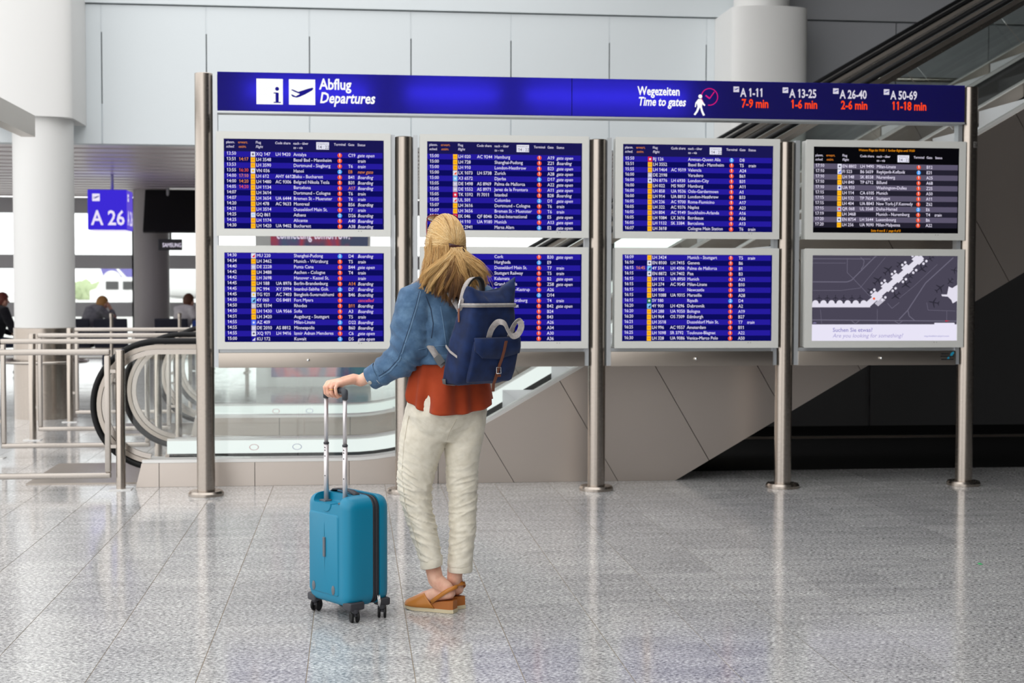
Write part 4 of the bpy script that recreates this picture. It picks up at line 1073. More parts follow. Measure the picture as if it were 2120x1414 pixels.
def fold(p, n):
    x, y, z = p; left = x < .385 + .02 * (z - .5); out = 0
    hl = at(905, 0, 6.17).x
    cx = np.interp(z, [.2, .45, .56, .9], [.345, .275, .262, .30]) if left else np.interp(z, [.17, .55, .9], [.46, .468, .50])
    u = (x - cx) / .08; sd_ = -1 if left else 1
    amp = np.interp(z, [.18, .26, .34, .52, .60, .68, .9], [.0018, .0042, .0070, .0076, .0052, .0022, .0012]) * (1.1 if left else .9)
    sl = (.9 if left else -.5) * u * .05
    w1 = noise.noise(Vector((x * 9, y * 9 + 3, (z + sl) * 46))); w2 = noise.noise(Vector((x * 16 + 7, y * 16, (z + sl * 1.6) * 85)))
    out += amp * ((1 - abs(w1)) ** 4 - .35) + amp * .45 * ((1 - abs(w2)) ** 3 - .4)
    out += .0035 * noise.noise(Vector((x * 9, y * 9, z * 7))) + .0012 * noise.noise(Vector((x * 40, y * 40, z * 30)))
    # creases fanning from the seat
    if .66 < z < .84: out += .0035 * math.sin((z - .7) * 70 - x * 60) * math.exp(-((x - .42) / .09) ** 2) * math.exp(-((z - .745) / .05) ** 2)
    return out
D_ = np.array([fold(p, n) for p, n in zip(V, N)]); set_verts(tme, V + N * D_[:, None])
tr = obj('trousers', tme, 'cream_cotton', person, True)
for (xl, xr, y, Y, dep), tl_, nm in (((870, 916, 1163, 6.145, .063), -.010, 'l'), ((927, 978, 1173, 6.18, .063), 0, 'r')):
    m = MB(); rr = []
    for dy, g_ in ((-9, 1.0), (-8.4, 1.012), (8, 1.012), (9, .995), (8, .95), (-6, .94)):
        ring = px_ring(xl, xr, y + dy, Y, dep, 40); c = sum(ring, Vector()) / len(ring)
        rr.append([c + (p - c) * g_ + UP * ((p.x - c.x) / .055 * -tl_) for p in ring])
    m.loft(rr, False); m.build('trouser_cuff', 'cream_cotton', tr, True)
# side seam of the left leg
fabric('cream_seam', srgb(204, 196, 178), srgb(214, 206, 190), 40)

def surface_line(me_obj, pts, w, matn, name, parent, lift=.0012, sub=6, thick=.0012):
    """a flat stitched band laid on a garment along a line of photo points"""
    me = me_obj.data; base = ORG[me_obj.name]
    bv = BVHTree.FromPolygons([v.co + base for v in me.vertices], [tuple(p.vertices) for p in me.polygons])
    P_, Nn = [], []
    dense = []
    for (a, c), (e, f_) in zip(pts[:-1], pts[1:]):
        for k in range(sub): dense.append((a + (e - a) * k / sub, c + (f_ - c) * k / sub))
    dense.append(pts[-1])
    o = Vector((0, 0, CAM_H))
    for px_, py_ in dense:
        dd = (at(px_, py_, 6) - o).normalized(); h = bv.ray_cast(o, dd)
        if h[0] is None: continue
        n = h[1] if h[1].dot(dd) < 0 else -h[1]
        P_.append(h[0] + n * lift); Nn.append(n)
    if len(P_) < 3: return None
    sides = []
    for i in range(len(P_)):
        t_ = (P_[min(i + 1, len(P_) - 1)] - P_[max(i - 1, 0)]).normalized(); sides.append(t_.cross(Nn[i]).normalized())
    return MB().strip(P_, w, sides, thick).build(name, matn, parent, True)
surface_line(tr, [(846, 860), (836, 920), (832, 980), (838, 1040), (856, 1100), (872, 1150)], .004, 'cream_seam', 'side_seam', tr, .0004)
surface_line(tr, [(945, 868), (930, 895), (921, 925)], .003, 'cream_seam', 'seat_seam', tr, .0004)

# --- blouse
fabric('rust_cotton', srgb(150, 55, 25), srgb(164, 64, 30), 14, .8, .2, 600)
nth, nz_ = 120, 26; vs, fs = [], []
for i in range(nz_ + 1):
    t_ = i / nz_
    for j in range(nth):
        q = 2 * PI * j / nth
        wx = math.cos(q) * RT.x * .2 + math.sin(q) * FW.x * .15; wy = math.cos(q) * RT.y * .2 + math.sin(q) * FW.y * .15
        az = math.degrees(math.atan2(wx, -wy))                     # 0 = towards the camera, -90 = photo left, 90 = right
        hem = np.interp(az, [-180, -120, -84, -76, -66, -58, -40, -15, 15, 50, 80, 110, 180], [.95, .95, .922, .948, .972, .918, .885, .868, .868, .884, .912, .93, .95])
        z = 1.14 + (hem - 1.14) * t_
        k = (1.14 - z) / .26
        a = .165 + .052 * k ** .8; b_ = .128 + .040 * k ** .8
        rip = (.003 + .012 * k) * (math.sin(6 * q + 1.3 + 1.5 * k) + .6 * math.sin(11 * q + 2 * k) + .4 * math.sin(17 * q))
        g_ = 1 + rip / .19
        vs.append(L(.012 + math.cos(q) * a * g_, math.sin(q) * b_ * g_, z))
for i in range(nz_):
    for j in range(nth): fs.append((i * nth + j, i * nth + (j + 1) % nth, (i + 1) * nth + (j + 1) % nth, (i + 1) * nth + j))
mbl = MB(); mbl.add(vs, fs); bl = mbl.build('blouse', 'rust_cotton', person, True)
so = bl.modifiers.new('thickness', 'SOLIDIFY'); so.thickness = .0022; so.offset = -1

# --- denim jacket
dm = mat('denim', srgb(70, 104, 142), .8, sheen=.1, spec=.2); v = coords(dm)
big = noise_tex(dm, v, 16, 6, .6); twill = add(dm, 'ShaderNodeTexWave', wave_type='BANDS', bands_direction='DIAGONAL'); twill.inputs['Scale'].default_value = 260; twill.inputs['Distortion'].default_value = 2
dm.node_tree.links.new(v, twill.inputs['Vector'])
c1 = ramp(dm, big, [(.28, srgb(42, 68, 98)), (.5, srgb(60, 91, 124)), (.74, srgb(96, 128, 158))])
c2 = mixc(dm, .18, c1, ramp(dm, twill.outputs['Fac'], [(.3, srgb(40, 66, 100)), (.7, srgb(150, 180, 210))]))
dm.node_tree.links.new(c2, nodes(dm)[2].inputs['Base Color']); bump(dm, noise_tex(dm, v, 500, 3), .35, .001)
mat('denim_seam', srgb(92, 122, 152), .8); mat('denim_dark', srgb(44, 62, 88), .8); mat('thread', srgb(190, 196, 200), .8); mat('button_metal', srgb(190, 186, 176), .35, .9)
jm = MB()
jm.loft([oval(L(.0, 0, z), a, b_, 48, e=2.3) for z, a, b_ in ((1.085, .176, .130), (1.12, .182, .134), (1.20, .190, .134), (1.30, .200, .130), (1.37, .195, .115), (1.415, .155, .092), (1.455, .095, .075), (1.485, .075, .068))])
jm.tube([L(-.13, -.01, 1.375), S_L + Vector((-.004, 0, -.01)), Vector((.246, 6.060, 1.27)), E_L + Vector((.0, 0, .02)), Vector((.195, 6.063, 1.092)), Vector((.125, 6.085, 1.050)), W_L + Vector((.048, -.008, .012))], [.07, .077, .085, .083, .074, .060, .047], 24, round_cap=False)
jm.tube([L(.13, -.01, 1.375), S_R, L(.205, .03, 1.26), E_R, (E_R + W_R) / 2, W_R - d_ * .02], [.07, .076, .080, .076, .060, .045], 24)
jme = remesh(jm, .0062, 10)
V = verts_np(jme); N = normals_np(jme); Dj = np.zeros(len(V))
ax0, ax1, ax2 = S_L, E_L, W_L
for i, p in enumerate(V):
    P_ = Vector(p); o = .0045 * noise.noise(P_ * 11) + .002 * noise.noise(P_ * 30)
    dE = (P_ - E_L).length
    arm_ = P_.x < .31 and P_.z < 1.34
    if arm_:
        u = (P_ - E_L).dot((W_L - S_L).normalized())
        o += .0095 * math.exp(-(dE / .11) ** 2) * (1 - 2 * abs(math.sin(u * 62 + 2.5 * noise.noise(P_ * 9) + 14 * (P_.y - 6.05)))) + .0055 * math.sin(u * 90 + 4 * noise.noise(P_ * 10)) * math.exp(-((u - .13) / .07) ** 2) + .003 * math.sin(u * 55 + 5 * noise.noise(P_ * 8))
    else: o += .005 * math.sin(P_.x * 60 + 6 * noise.noise(P_ * 7)) * math.exp(-((P_.z - 1.20) / .07) ** 2)
    Dj[i] = o
set_verts(jme, V + N * Dj[:, None])
jk = obj('jacket', jme, 'denim', person, True)
surface_line(jk, [(871, 603), (864, 632), (850, 678), (840, 708), (828, 745), (808, 768), (786, 782)], .0075, 'denim_seam', 'sleeve_seam', jk, .0006)
surface_line(jk, [(868, 603), (861, 632), (847, 678), (837, 708), (825, 743), (806, 764), (784, 779)], .0018, 'denim_dark', 'sleeve_stitching', jk, .002)
surface_line(jk, [(881, 612), (892, 640), (897, 670), (893, 700)], .004, 'denim_dark', 'armhole_seam', jk)
surface_line(jk, [(912, 634), (918, 670), (922, 700), (925, 722)], .004, 'denim_seam', 'back_seam', jk)
surface_line(jk, [(866, 724), (890, 719), (912, 716), (928, 716)], .003, 'denim_seam', 'waistband_seam', jk)
m = MB(); rr = []
for dz, g_ in ((.040, 1.005), (.038, 1.022), (.0, 1.025), (-.004, 1.0), (.0, .95)): rr.append(oval(L(0, 0, 1.085 + dz), .180 * g_, .133 * g_, 48, e=2.3))
m.loft(rr, False); m.build('waistband', 'denim', jk, True)
# cuff with button
cd = (W_L + Vector((.048, -.008, .012)) - Vector((.125, 6.085, 1.050))).normalized(); cc = W_L + Vector((.048, -.008, .012))
ca = cd.orthogonal().normalized(); cb = cd.cross(ca); rr = []
for s, r_ in ((-.042, .0515), (-.040, .0535), (.006, .0505), (.010, .0475), (.006, .043), (-.03, .044)): rr.append([cc + cd * s + (ca * math.cos(t_) + cb * math.sin(t_)) * r_ for t_ in np.linspace(0, 2 * PI, 37)[:-1]])
m = MB(); m.loft(rr, False); cf = m.build('cuff', 'denim', jk, True)
bp = at(766, 792, 6.0); nb = (Vector((0, 0, CAM_H)) - bp).normalized()
cdir = (at(766, 792, 6) - Vector((0, 0, CAM_H))).normalized()
bvv = BVHTree.FromPolygons([v_.co + ORG[cf.name] for v_ in cf.data.vertices], [tuple(p.vertices) for p in cf.data.polygons]); h = bvv.ray_cast(Vector((0, 0, CAM_H)), cdir)
if h[0] is not None:
    n_ = h[1] if h[1].dot(cdir) < 0 else -h[1]
    MB().tube([h[0] - n_ * .001, h[0] + n_ * .003, h[0] + n_ * .004], [.0085, .0085, .006], 18).build('button', 'button_metal', cf, 'auto')
surface_line(cf, [(748, 772), (757, 786), (768, 800)], .002, 'thread', 'cuff_stitching', cf)
surface_line(jk, [(762, 762), (772, 778), (786, 794)], .002, 'thread', 'sleeve_stitching', jk)

# --- shoes
mat('tan_leather', srgb(186, 118, 44), .42); mat('sole_cream', srgb(206, 192, 160), .7); mat('tan_wedge', srgb(168, 98, 36), .5)
def hw(s): return float(np.interp(s, [0, .02, .06, .12, .17, .20, .225, .245], [.022, .031, .032, .034, .043, .041, .032, .012]))
def shoe(H, d, label):
    t = MB(); ss = list(np.linspace(0, .245, 22)); Pq = lambda s, w, z: sho(H, d, s, w, z)
    rings = [[Pq(s, -hw(s), .001 + max(0, s - .19) * .12), Pq(s, hw(s), .001 + max(0, s - .19) * .12), Pq(s, hw(s), .017 + max(0, s - .19) * .12), Pq(s, -hw(s), .017 + max(0, s - .19) * .12)] for s in ss]
    t.loft(rings); root = t.build('shoe_sole', 'sole_cream', person)
    root['label'] = label
    bed = lambda s: float(np.interp(s, [0, .06, .12, .17, .245], [.056, .050, .036, .022, .0225]))
    sw = list(np.linspace(.002, .172, 16)); m = MB()
    m.loft([[Pq(s, -hw(s) + .0015, .0172), Pq(s, hw(s) - .0015, .0172), Pq(s, hw(s) - .003, bed(s)), Pq(s, -hw(s) + .003, bed(s))] for s in sw]); m.build('shoe_wedge', 'tan_wedge', root)
    m = MB(); rows_ = []
    for i in range(15):
        k = i / 14; row = []
        for j in range(17):
            q = PI * j / 16; lift = math.sin(q)
            s = .236 - k * (.236 - (.085 + .058 * lift ** .7))
            zt = float(np.interp(s, [.08, .11, .14, .17, .20, .225, .240], [.098, .090, .080, .066, .052, .042, .032]))
            w_ = (hw(s) + .001) * math.copysign(abs(math.cos(q)) ** .75, math.cos(q)); zb = .018
            row.append(Pq(s, w_, zb + (zt - zb) * lift ** .8))
        rows_.append(row)
    n0 = len(rows_[0]); m.add([p for r_ in rows_ for p in r_], [(i * n0 + j, i * n0 + j + 1, (i + 1) * n0 + j + 1, (i + 1) * n0 + j) for i in range(14) for j in range(n0 - 1)])
    o = m.build('shoe_upper', 'tan_leather', root, True); q_ = o.modifiers.new('thickness', 'SOLIDIFY'); q_.thickness = .003; q_.offset = 1
    pts = [(.10, .0365, .045), (.075, .0385, .064), (.045, .038, .086), (.018, .032, .104), (.0, .018, .113), (-.006, 0, .115), (.0, -.018, .113), (.018, -.032, .104), (.045, -.038, .086), (.075, -.0385, .064), (.10, -.0365, .045)]
    P_ = [Pq(*p) for p in pts]; sd_ = [UP * .8 + d * .45 for _ in pts]
    MB().strip(P_, .017, sd_, .003).build('heel_strap', 'tan_leather', root, True)
shoe(HL, dl, 'tan slingback wedge shoe on the left foot'); shoe(HRt, dr, 'tan slingback wedge shoe on the right foot')

# --- hair: a soft under-layer plus combed strands
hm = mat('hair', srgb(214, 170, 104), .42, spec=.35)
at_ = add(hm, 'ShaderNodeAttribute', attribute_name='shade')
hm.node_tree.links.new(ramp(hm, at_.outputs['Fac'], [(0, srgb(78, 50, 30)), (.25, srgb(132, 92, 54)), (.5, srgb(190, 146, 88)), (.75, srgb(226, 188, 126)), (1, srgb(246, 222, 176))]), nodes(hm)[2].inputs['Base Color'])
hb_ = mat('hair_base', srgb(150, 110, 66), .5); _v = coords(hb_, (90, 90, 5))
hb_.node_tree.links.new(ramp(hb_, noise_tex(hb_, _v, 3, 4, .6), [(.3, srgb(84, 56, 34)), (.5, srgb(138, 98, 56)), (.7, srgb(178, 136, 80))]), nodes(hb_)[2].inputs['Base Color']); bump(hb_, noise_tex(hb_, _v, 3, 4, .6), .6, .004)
rnd = random.Random(11)
HRAD = Vector((.0835, .103, .124))
def on_head(d, k=1.0): d = d.normalized(); return hd(d.x * HRAD.x * k, d.y * HRAD.y * k, d.z * HRAD.z * k)
TIE = Vector((.17, -.97, -.12)).normalized()
tie_p = on_head(TIE, 1.02)
strands = []
def bez(p0, p1, p2, p3, n):
    return [p0 * (1 - t) ** 3 + p1 * 3 * t * (1 - t) ** 2 + p2 * 3 * t * t * (1 - t) + p3 * t ** 3 for t in np.linspace(0, 1, n)]
def strand(pts, r, sh0, sh1): strands.append((pts, r, sh0, sh1))
# crown hair combed back to the clip
for k in range(3400):
    az = rnd.uniform(-PI, PI); el = math.asin(rnd.uniform(-.12, 1))
    d = Vector((math.sin(az) * math.cos(el), math.cos(az) * math.cos(el), math.sin(el)))
    if d.dot(TIE) > .93: continue
    if d.y < -.25 and d.z < .1: continue
    side = 1 if d.x > TIE.x else -1
    target = (TIE + Vector((side * rnd.uniform(0, .10), 0, rnd.uniform(-.02, .12)))).normalized()
    om = math.acos(max(-1, min(1, d.dot(target)))); n = 11; pts = []
    lift = rnd.uniform(.99, 1.03)
    for i in range(n):
        t = i / (n - 1); q = (d * math.sin((1 - t) * om) + target * math.sin(t * om)) / max(math.sin(om), 1e-4)
        sag = Vector((0, 0, -.10 * math.sin(PI * t) * abs(q.x)))
        pts.append(on_head(q + sag, lift + .035 * math.sin(PI * t) - .01 * t))
    c = rnd.gauss(.80, .14) - (.22 if abs(d.x + .28) < .07 and rnd.random() < .6 else 0)
    strand(pts, rnd.uniform(.0004, .0009), c, c - .15)
# tail below the clip, fanning over the back
def back_y(x): return 6.015 + .02 * abs(x - .40) * 4
def lock(roots, ctrl, e, wave, nstr, col, tipdrop, spread=.011, n=16, thin=(.00035, .0008)):
    """a wisp: many fine strands gathered round one wavy guide line"""
    ph, fr = rnd.uniform(0, 6.3), rnd.uniform(6, 11); ax = Vector((1, .35, .15)).normalized(); ay = Vector((-.3, .95, 0))
    for q_ in range(nstr):
        p0 = roots(); g_ = bez(p0, p0.lerp(ctrl[0], .85), ctrl[1], e, n)
        oa, ob = rnd.gauss(0, spread * .55), rnd.gauss(0, spread * .55); pts = []
        cut = rnd.uniform(.86, 1.0); dp = rnd.gauss(0, .25)
        for i, p in enumerate(g_):
            s_ = i / (n - 1); env = math.sin(PI * min(1, s_ * 1.15)) * .9 + .28
            w_ = wave * s_ * s_
            pts.append(p + ax * (oa * env * min(1, s_ * 3) + math.sin(ph + dp + fr * s_) * w_) + ay * (ob * env * min(1, s_ * 3) + math.cos(ph + dp + fr * s_) * w_ * .6) + UP * (math.sin(ph * 2 + fr * 1.3 * s_) * w_ * .25))
        c = col + rnd.gauss(0, .07); m_ = max(8, int(n * cut)); strand(pts[:m_], rnd.uniform(*thin), c, c - tipdrop - rnd.uniform(0, .1))
tail_root = lambda: tie_p + HR * rnd.uniform(-.022, .030) + UP * rnd.uniform(-.020, -.002) + HF * rnd.uniform(-.012, .008)
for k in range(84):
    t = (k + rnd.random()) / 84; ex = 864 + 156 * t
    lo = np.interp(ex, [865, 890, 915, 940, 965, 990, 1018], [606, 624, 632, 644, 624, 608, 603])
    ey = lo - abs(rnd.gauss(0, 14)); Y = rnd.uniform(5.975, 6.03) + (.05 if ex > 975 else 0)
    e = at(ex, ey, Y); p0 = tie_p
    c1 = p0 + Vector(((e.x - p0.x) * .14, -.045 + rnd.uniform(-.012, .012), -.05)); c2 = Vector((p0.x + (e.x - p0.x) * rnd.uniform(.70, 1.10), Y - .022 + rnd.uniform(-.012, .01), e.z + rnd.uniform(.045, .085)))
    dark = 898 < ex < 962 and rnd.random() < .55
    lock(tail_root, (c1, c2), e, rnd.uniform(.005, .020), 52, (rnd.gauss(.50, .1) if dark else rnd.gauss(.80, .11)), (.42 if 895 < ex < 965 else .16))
# darker hair from the nape under the tail
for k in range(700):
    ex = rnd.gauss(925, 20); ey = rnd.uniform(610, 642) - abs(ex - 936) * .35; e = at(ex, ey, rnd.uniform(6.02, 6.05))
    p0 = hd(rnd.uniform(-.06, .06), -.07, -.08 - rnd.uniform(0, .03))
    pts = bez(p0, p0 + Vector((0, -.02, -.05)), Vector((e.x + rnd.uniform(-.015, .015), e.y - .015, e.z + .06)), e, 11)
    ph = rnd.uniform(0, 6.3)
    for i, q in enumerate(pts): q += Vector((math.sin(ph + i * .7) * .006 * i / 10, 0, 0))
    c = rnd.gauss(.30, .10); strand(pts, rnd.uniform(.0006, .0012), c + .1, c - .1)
# loose hair at both sides, left side long over the shoulder
for k in range(34):
    left = k < 24
    if left:
        yy_, zz_ = rnd.uniform(-.05, .05), rnd.uniform(-.05, .03); rt_ = lambda: hd(-.080 + rnd.uniform(-.004, .012), yy_ + rnd.uniform(-.01, .01), zz_ + rnd.uniform(-.01, .01))
        ex = rnd.uniform(857, 904); ey = np.interp(ex, [857, 880, 902], [604, 616, 622]) - abs(rnd.gauss(0, 12)); e = at(ex, ey, rnd.uniform(5.985, 6.05))
        m1 = at(rnd.uniform(883, 900), 545, 6.13 + rnd.uniform(-.05, .03)); m2 = at(rnd.uniform(876, 898), 585, 6.06)
    else:
        yy_, zz_ = rnd.uniform(-.05, .03), rnd.uniform(-.07, -.01); rt_ = lambda: hd(.080 + rnd.uniform(-.012, .003), yy_ + rnd.uniform(-.01, .01), zz_ + rnd.uniform(-.01, .01))
        ex = rnd.uniform(968, 1018); ey = rnd.uniform(588, 608); e = at(ex, ey, rnd.uniform(6.03, 6.10))
        m1 = at(rnd.uniform(955, 968), 545, 6.15); m2 = at(rnd.uniform(968, 992), 575, 6.1)
    lock(rt_, (m1, m2), e, rnd.uniform(.003, .012), 44, rnd.gauss(.66, .12), .12)
# hair falling from under the combed-back crown
for k in range(2000):
    x = rnd.uniform(-.99, .98); z = rnd.uniform(-.42, .02) ; y = -math.sqrt(max(0, 1 - x * x)) * rnd.uniform(.55, 1) if abs(x) < .9 else rnd.uniform(-.5, .45)
    d = Vector((x, y, z)); p0 = on_head(d, rnd.uniform(.985, 1.02))
    sp = np.interp(x, [-1, -.4, .3, 1], [876, 905, 940, 992]) + rnd.gauss(0, 9); ey = np.interp(sp, [860, 900, 940, 1000], [603, 618, 630, 596]) - abs(rnd.gauss(0, 12))
    e = at(sp, ey, rnd.uniform(6.02, 6.06)); p1 = p0 + Vector((0, -.012, -.06)); p2 = Vector((.35 * p0.x + .65 * e.x, e.y - .01, e.z + .07))
    pts = bez(p0, p1, p2, e, 12); ph = rnd.uniform(0, 6.3)
    for i, q in enumerate(pts): q += Vector((math.sin(ph + i * .6) * .004 * i / 11, 0, 0))
    c = rnd.gauss(.60, .12) + .12 * math.sin(x * 21); strand(pts, rnd.uniform(.0004, .0009), c, c - .15)
# flyaways
for k in range(36):
    ex = rnd.uniform(975, 1024); e = at(ex, rnd.uniform(570, 602), 6.06); p0 = tie_p + HR * .03
    strand(bez(p0, p0 + Vector((.03, -.01, -.03)), Vector((e.x - .01, e.y, e.z + .05)), e, 10), .0006, .8, .8)
hv, hf_, hs_ = [], [], []
for pts, r_, s0, s1 in strands:
    n = len(pts); up = None; base = len(hv)
    for i, p in enumerate(pts):
        t = (pts[min(i + 1, n - 1)] - pts[max(i - 1, 0)]).normalized()
        if up is None: up = t.orthogonal().normalized()
        up = (up - t * up.dot(t)).normalized(); bb = t.cross(up); k = i / (n - 1)
        rad = r_ * (1.0 if k < .7 else 1 - .75 * (k - .7) / .3)
        for j in range(3):
            q = 2 * PI * j / 3; hv.append(p + (up * math.cos(q) + bb * math.sin(q)) * rad); hs_.append(max(0, min(1, s0 + (s1 - s0) * max(0, (k - .35) / .65))))
    for i in range(n - 1):
        for j in range(3): hf_.append((base + i * 3 + j, base + i * 3 + (j + 1) % 3, base + (i + 1) * 3 + (j + 1) % 3, base + (i + 1) * 3 + j))
me = bpy.data.meshes.new('hair'); me.from_pydata([tuple(p) for p in hv], [], hf_); me.update()
a_ = me.attributes.new('shade', 'FLOAT', 'POINT'); a_.data.foreach_set('value', hs_)
hair = obj('hair', me, 'hair', person, True); tag(hair, 'long blonde hair half tied back with a dark clip', kind='stuff')
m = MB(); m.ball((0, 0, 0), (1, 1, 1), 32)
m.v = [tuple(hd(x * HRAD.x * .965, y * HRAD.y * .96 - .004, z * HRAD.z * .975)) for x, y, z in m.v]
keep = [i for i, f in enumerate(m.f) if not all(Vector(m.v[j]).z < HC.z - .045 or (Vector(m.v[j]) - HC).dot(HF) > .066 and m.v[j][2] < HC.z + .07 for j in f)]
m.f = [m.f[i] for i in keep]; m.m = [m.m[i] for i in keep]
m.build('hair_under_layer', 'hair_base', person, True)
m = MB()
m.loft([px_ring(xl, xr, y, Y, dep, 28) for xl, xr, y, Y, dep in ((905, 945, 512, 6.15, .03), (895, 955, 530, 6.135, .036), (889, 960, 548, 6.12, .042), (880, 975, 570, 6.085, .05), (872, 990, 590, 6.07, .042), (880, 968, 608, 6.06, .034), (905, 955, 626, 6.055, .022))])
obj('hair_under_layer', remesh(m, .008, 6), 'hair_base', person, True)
mat('clip_brown', srgb(64, 30, 30), .35); mat('glasses_red', srgb(120, 28, 52), .25); glass('lens_dark', (.35, .25, .25, 1))
pts = [on_head((Vector((x, -.97, -.10 - .10 * (x - .05) - .05 * x))).normalized(), 1.10) for x in np.linspace(-.16, .80, 12)]
MB().strip(pts, .016, [UP * .97 + HR * -.15] * 12, .006).build('hair_clip', 'clip_brown', person, True)
pts = [p + UP * -.010 + HR * .004 for p in pts[2:]]
MB().strip(pts, .008, [UP * .97 + HR * -.15] * 10, .005).build('hair_clip', 'clip_brown', person, True)
# sunglasses pushed up on the hair
sg = thing('sunglasses', 'dark red sunglasses pushed up on top of the blonde head', 'glasses', tuple(hd(0, .05, .13)))
for s in (-1, 1):
    c = hd(s * .036, .060, .112); nx_ = (HF * .55 + UP * .83); t1 = HR; t2 = nx_.cross(t1).normalized()
    ring = [c + t1 * (.031 * math.cos(q)) + t2 * (.024 * math.sin(q)) for q in np.linspace(0, 2 * PI, 25)]
    MB().tube(ring, .0026, 6).build('rim', 'glasses_red', sg, True)
    m = MB(); m.add([p for p in ring[:-1]], [tuple(range(24))]); m.build('lens', 'lens_dark', sg, fix=False)
    MB().tube([hd(s * .066, .062, .110), hd(s * .074, .045, .088), hd(s * .082, .01, .045), hd(s * .083, -.015, .0)], .0024, 6).build('temple', 'glasses_red', sg, True)
MB().tube([hd(-.008, .063, .114), hd(.008, .063, .114)], .0026, 6).build('bridge', 'glasses_red', sg, True)

# ================================================================== BACKPACK
fabric('pack_navy', srgb(13, 28, 62), srgb(21, 42, 86), 18, .7, .25, 900, .1); fabric('webbing_grey', srgb(150, 144, 142), srgb(168, 162, 160), 80, .8, .3, 600); mat('pack_trim', srgb(96, 98, 100), .7)
mat('brown_leather', srgb(112, 62, 40), .5); fabric('strap_black', srgb(20, 19, 20), srgb(34, 32, 32), 60, .85); mat('zip_grey', srgb(140, 140, 138), .5)
bp_ = thing('backpack', 'navy blue roll-top backpack with grey webbing and leather strap', 'backpack', tuple(L(0, -.2, 1.0)))
def KP(a, d, z): return L(a - .022, -.130 - d - .30 * max(0, z - 1.0), z)
def pack_ring(A, d0, d1, z, n=56, e=5.0, zf=None):
    out = []
    for j in range(n):
        q = 2 * PI * (j + .5) / n; x = math.copysign(abs(math.cos(q)) ** (2 / e), math.cos(q)); y = math.copysign(abs(math.sin(q)) ** (2 / e), math.sin(q))
        a = A * x; d = (d0 + d1) / 2 + (d1 - d0) / 2 * y
        out.append(KP(a, d, z + (zf(a, d) if zf else 0)))
    return out
rs = [pack_ring(.105, .015, .115, 1.003), pack_ring(.124, .006, .138, 1.008), pack_ring(.134, .0, .152, 1.03), pack_ring(.138, 0, .160, 1.10), pack_ring(.136, 0, .156, 1.19), pack_ring(.126, 0, .140, 1.27), pack_ring(.116, 0, .128, 1.325), pack_ring(.114, .0, .126, 1.338)]
peak = lambda k: (lambda a, d: k * (abs(a) / .12) ** 1.8 * (1.0 if a > 0 else .42) + .006 * math.sin(a * 90) * (1 - abs(a) / .13))
rs += [pack_ring(.115, .004, .122, 1.348, zf=peak(.010)), pack_ring(.117, .016, .108, 1.362, zf=peak(.028)), pack_ring(.120, .034, .086, 1.378, zf=peak(.046)), pack_ring(.124, .050, .070, 1.386, zf=peak(.062)), pack_ring(.124, .056, .062, 1.386, zf=peak(.063))]
m = MB(); m.loft(rs); bm_ = m.mesh('bag')
V = verts_np(bm_); N = normals_np(bm_)
# finer surface with soft wrinkles
b_ = bmesh.new(); b_.from_mesh(bm_); bmesh.ops.subdivide_edges(b_, edges=[e for e in b_.edges], cuts=2, use_grid_fill=True, smooth=.3); bmesh.ops.recalc_face_normals(b_, faces=b_.faces)
b_.normal_update()
for v_ in b_.verts:
    k = .0035 if v_.co.z < 1.33 else .0075
    v_.co += v_.normal * (k * noise.noise(v_.co * 16) + .0025 * noise.noise(v_.co * 38))
b_.to_mesh(bm_); b_.free()
bag = obj('bag', bm_, 'pack_navy', bp_, True)
# zip round the rim
zp = [p + (p - KP(0, .065, p.z)).normalized() * .004 for p in pack_ring(.1155, -.001, .1275, 1.336, 56)]
sel = [p for p in zp]; start = min(range(56), key=lambda i: (zp[i] - KP(-.1155, .01, 1.336)).length); order = [zp[(start - i) % 56] for i in range(56)] if (zp[(start - 4) % 56] - KP(-.1155, .07, 1.336)).length < (zp[(start + 4) % 56] - KP(-.1155, .07, 1.336)).length else [zp[(start + i) % 56] for i in range(56)]
order = order[:44]
MB().strip(order, .017, UP, .004).build('zip_tape', 'webbing_grey', bag, True)
order2 = [p + (p - KP(0, .065, p.z)).normalized() * .003 for p in order]
MB().strip(order2, .005, UP, .003).build('zip_teeth', 'zip_grey', bag, True)
q = KP(-.124, .035, 1.336)
MB().tube([q + UP * .022, q + UP * .004 - RT * .004, q - UP * .014 - RT * .006], .0035, 8).build('zip_pull', 'chrome', bag, True)
MB().strip([q - UP * .012 - RT * .006, q - UP * .035 - RT * .007, q - UP * .070 - RT * .006], .010, FW, .0025).build('pull_tab', 'brown_leather', bag)
# front pocket and its flap
rs = [pack_ring(.110, .14, .166, 1.014, 40), pack_ring(.118, .14, .176, 1.022, 40), pack_ring(.121, .14, .182, 1.06, 40), pack_ring(.121, .14, .180, 1.14, 40), pack_ring(.119, .14, .170, 1.186, 40)]
m = MB(); m.loft([[p + RT * .010 for p in r_] for r_ in rs]); m.build('front_pocket', 'pack_navy', bag, True)
m = MB(); n_ = 14; g1, g2 = [], []
for i in range(n_ + 1):
    a = -.112 + .250 * i / n_; ed = .004 if 0 < i < n_ else -.014
    zb = np.interp(i / n_, [0, .12, .5, 1], [1.150, 1.118, 1.112, 1.138])
    g1.append([KP(a, .158 + ed * .2, 1.203), KP(a, .1755 + ed, 1.196), KP(a, .1865 + ed, 1.16), KP(a, .1875 + ed, zb), KP(a, .1835 + ed, zb), KP(a, .1825 + ed, 1.16), KP(a, .1715 + ed, 1.194), KP(a, .156 + ed * .2, 1.2)])
m.loft(g1); m.build('pocket_flap', 'pack_navy', bag, True)
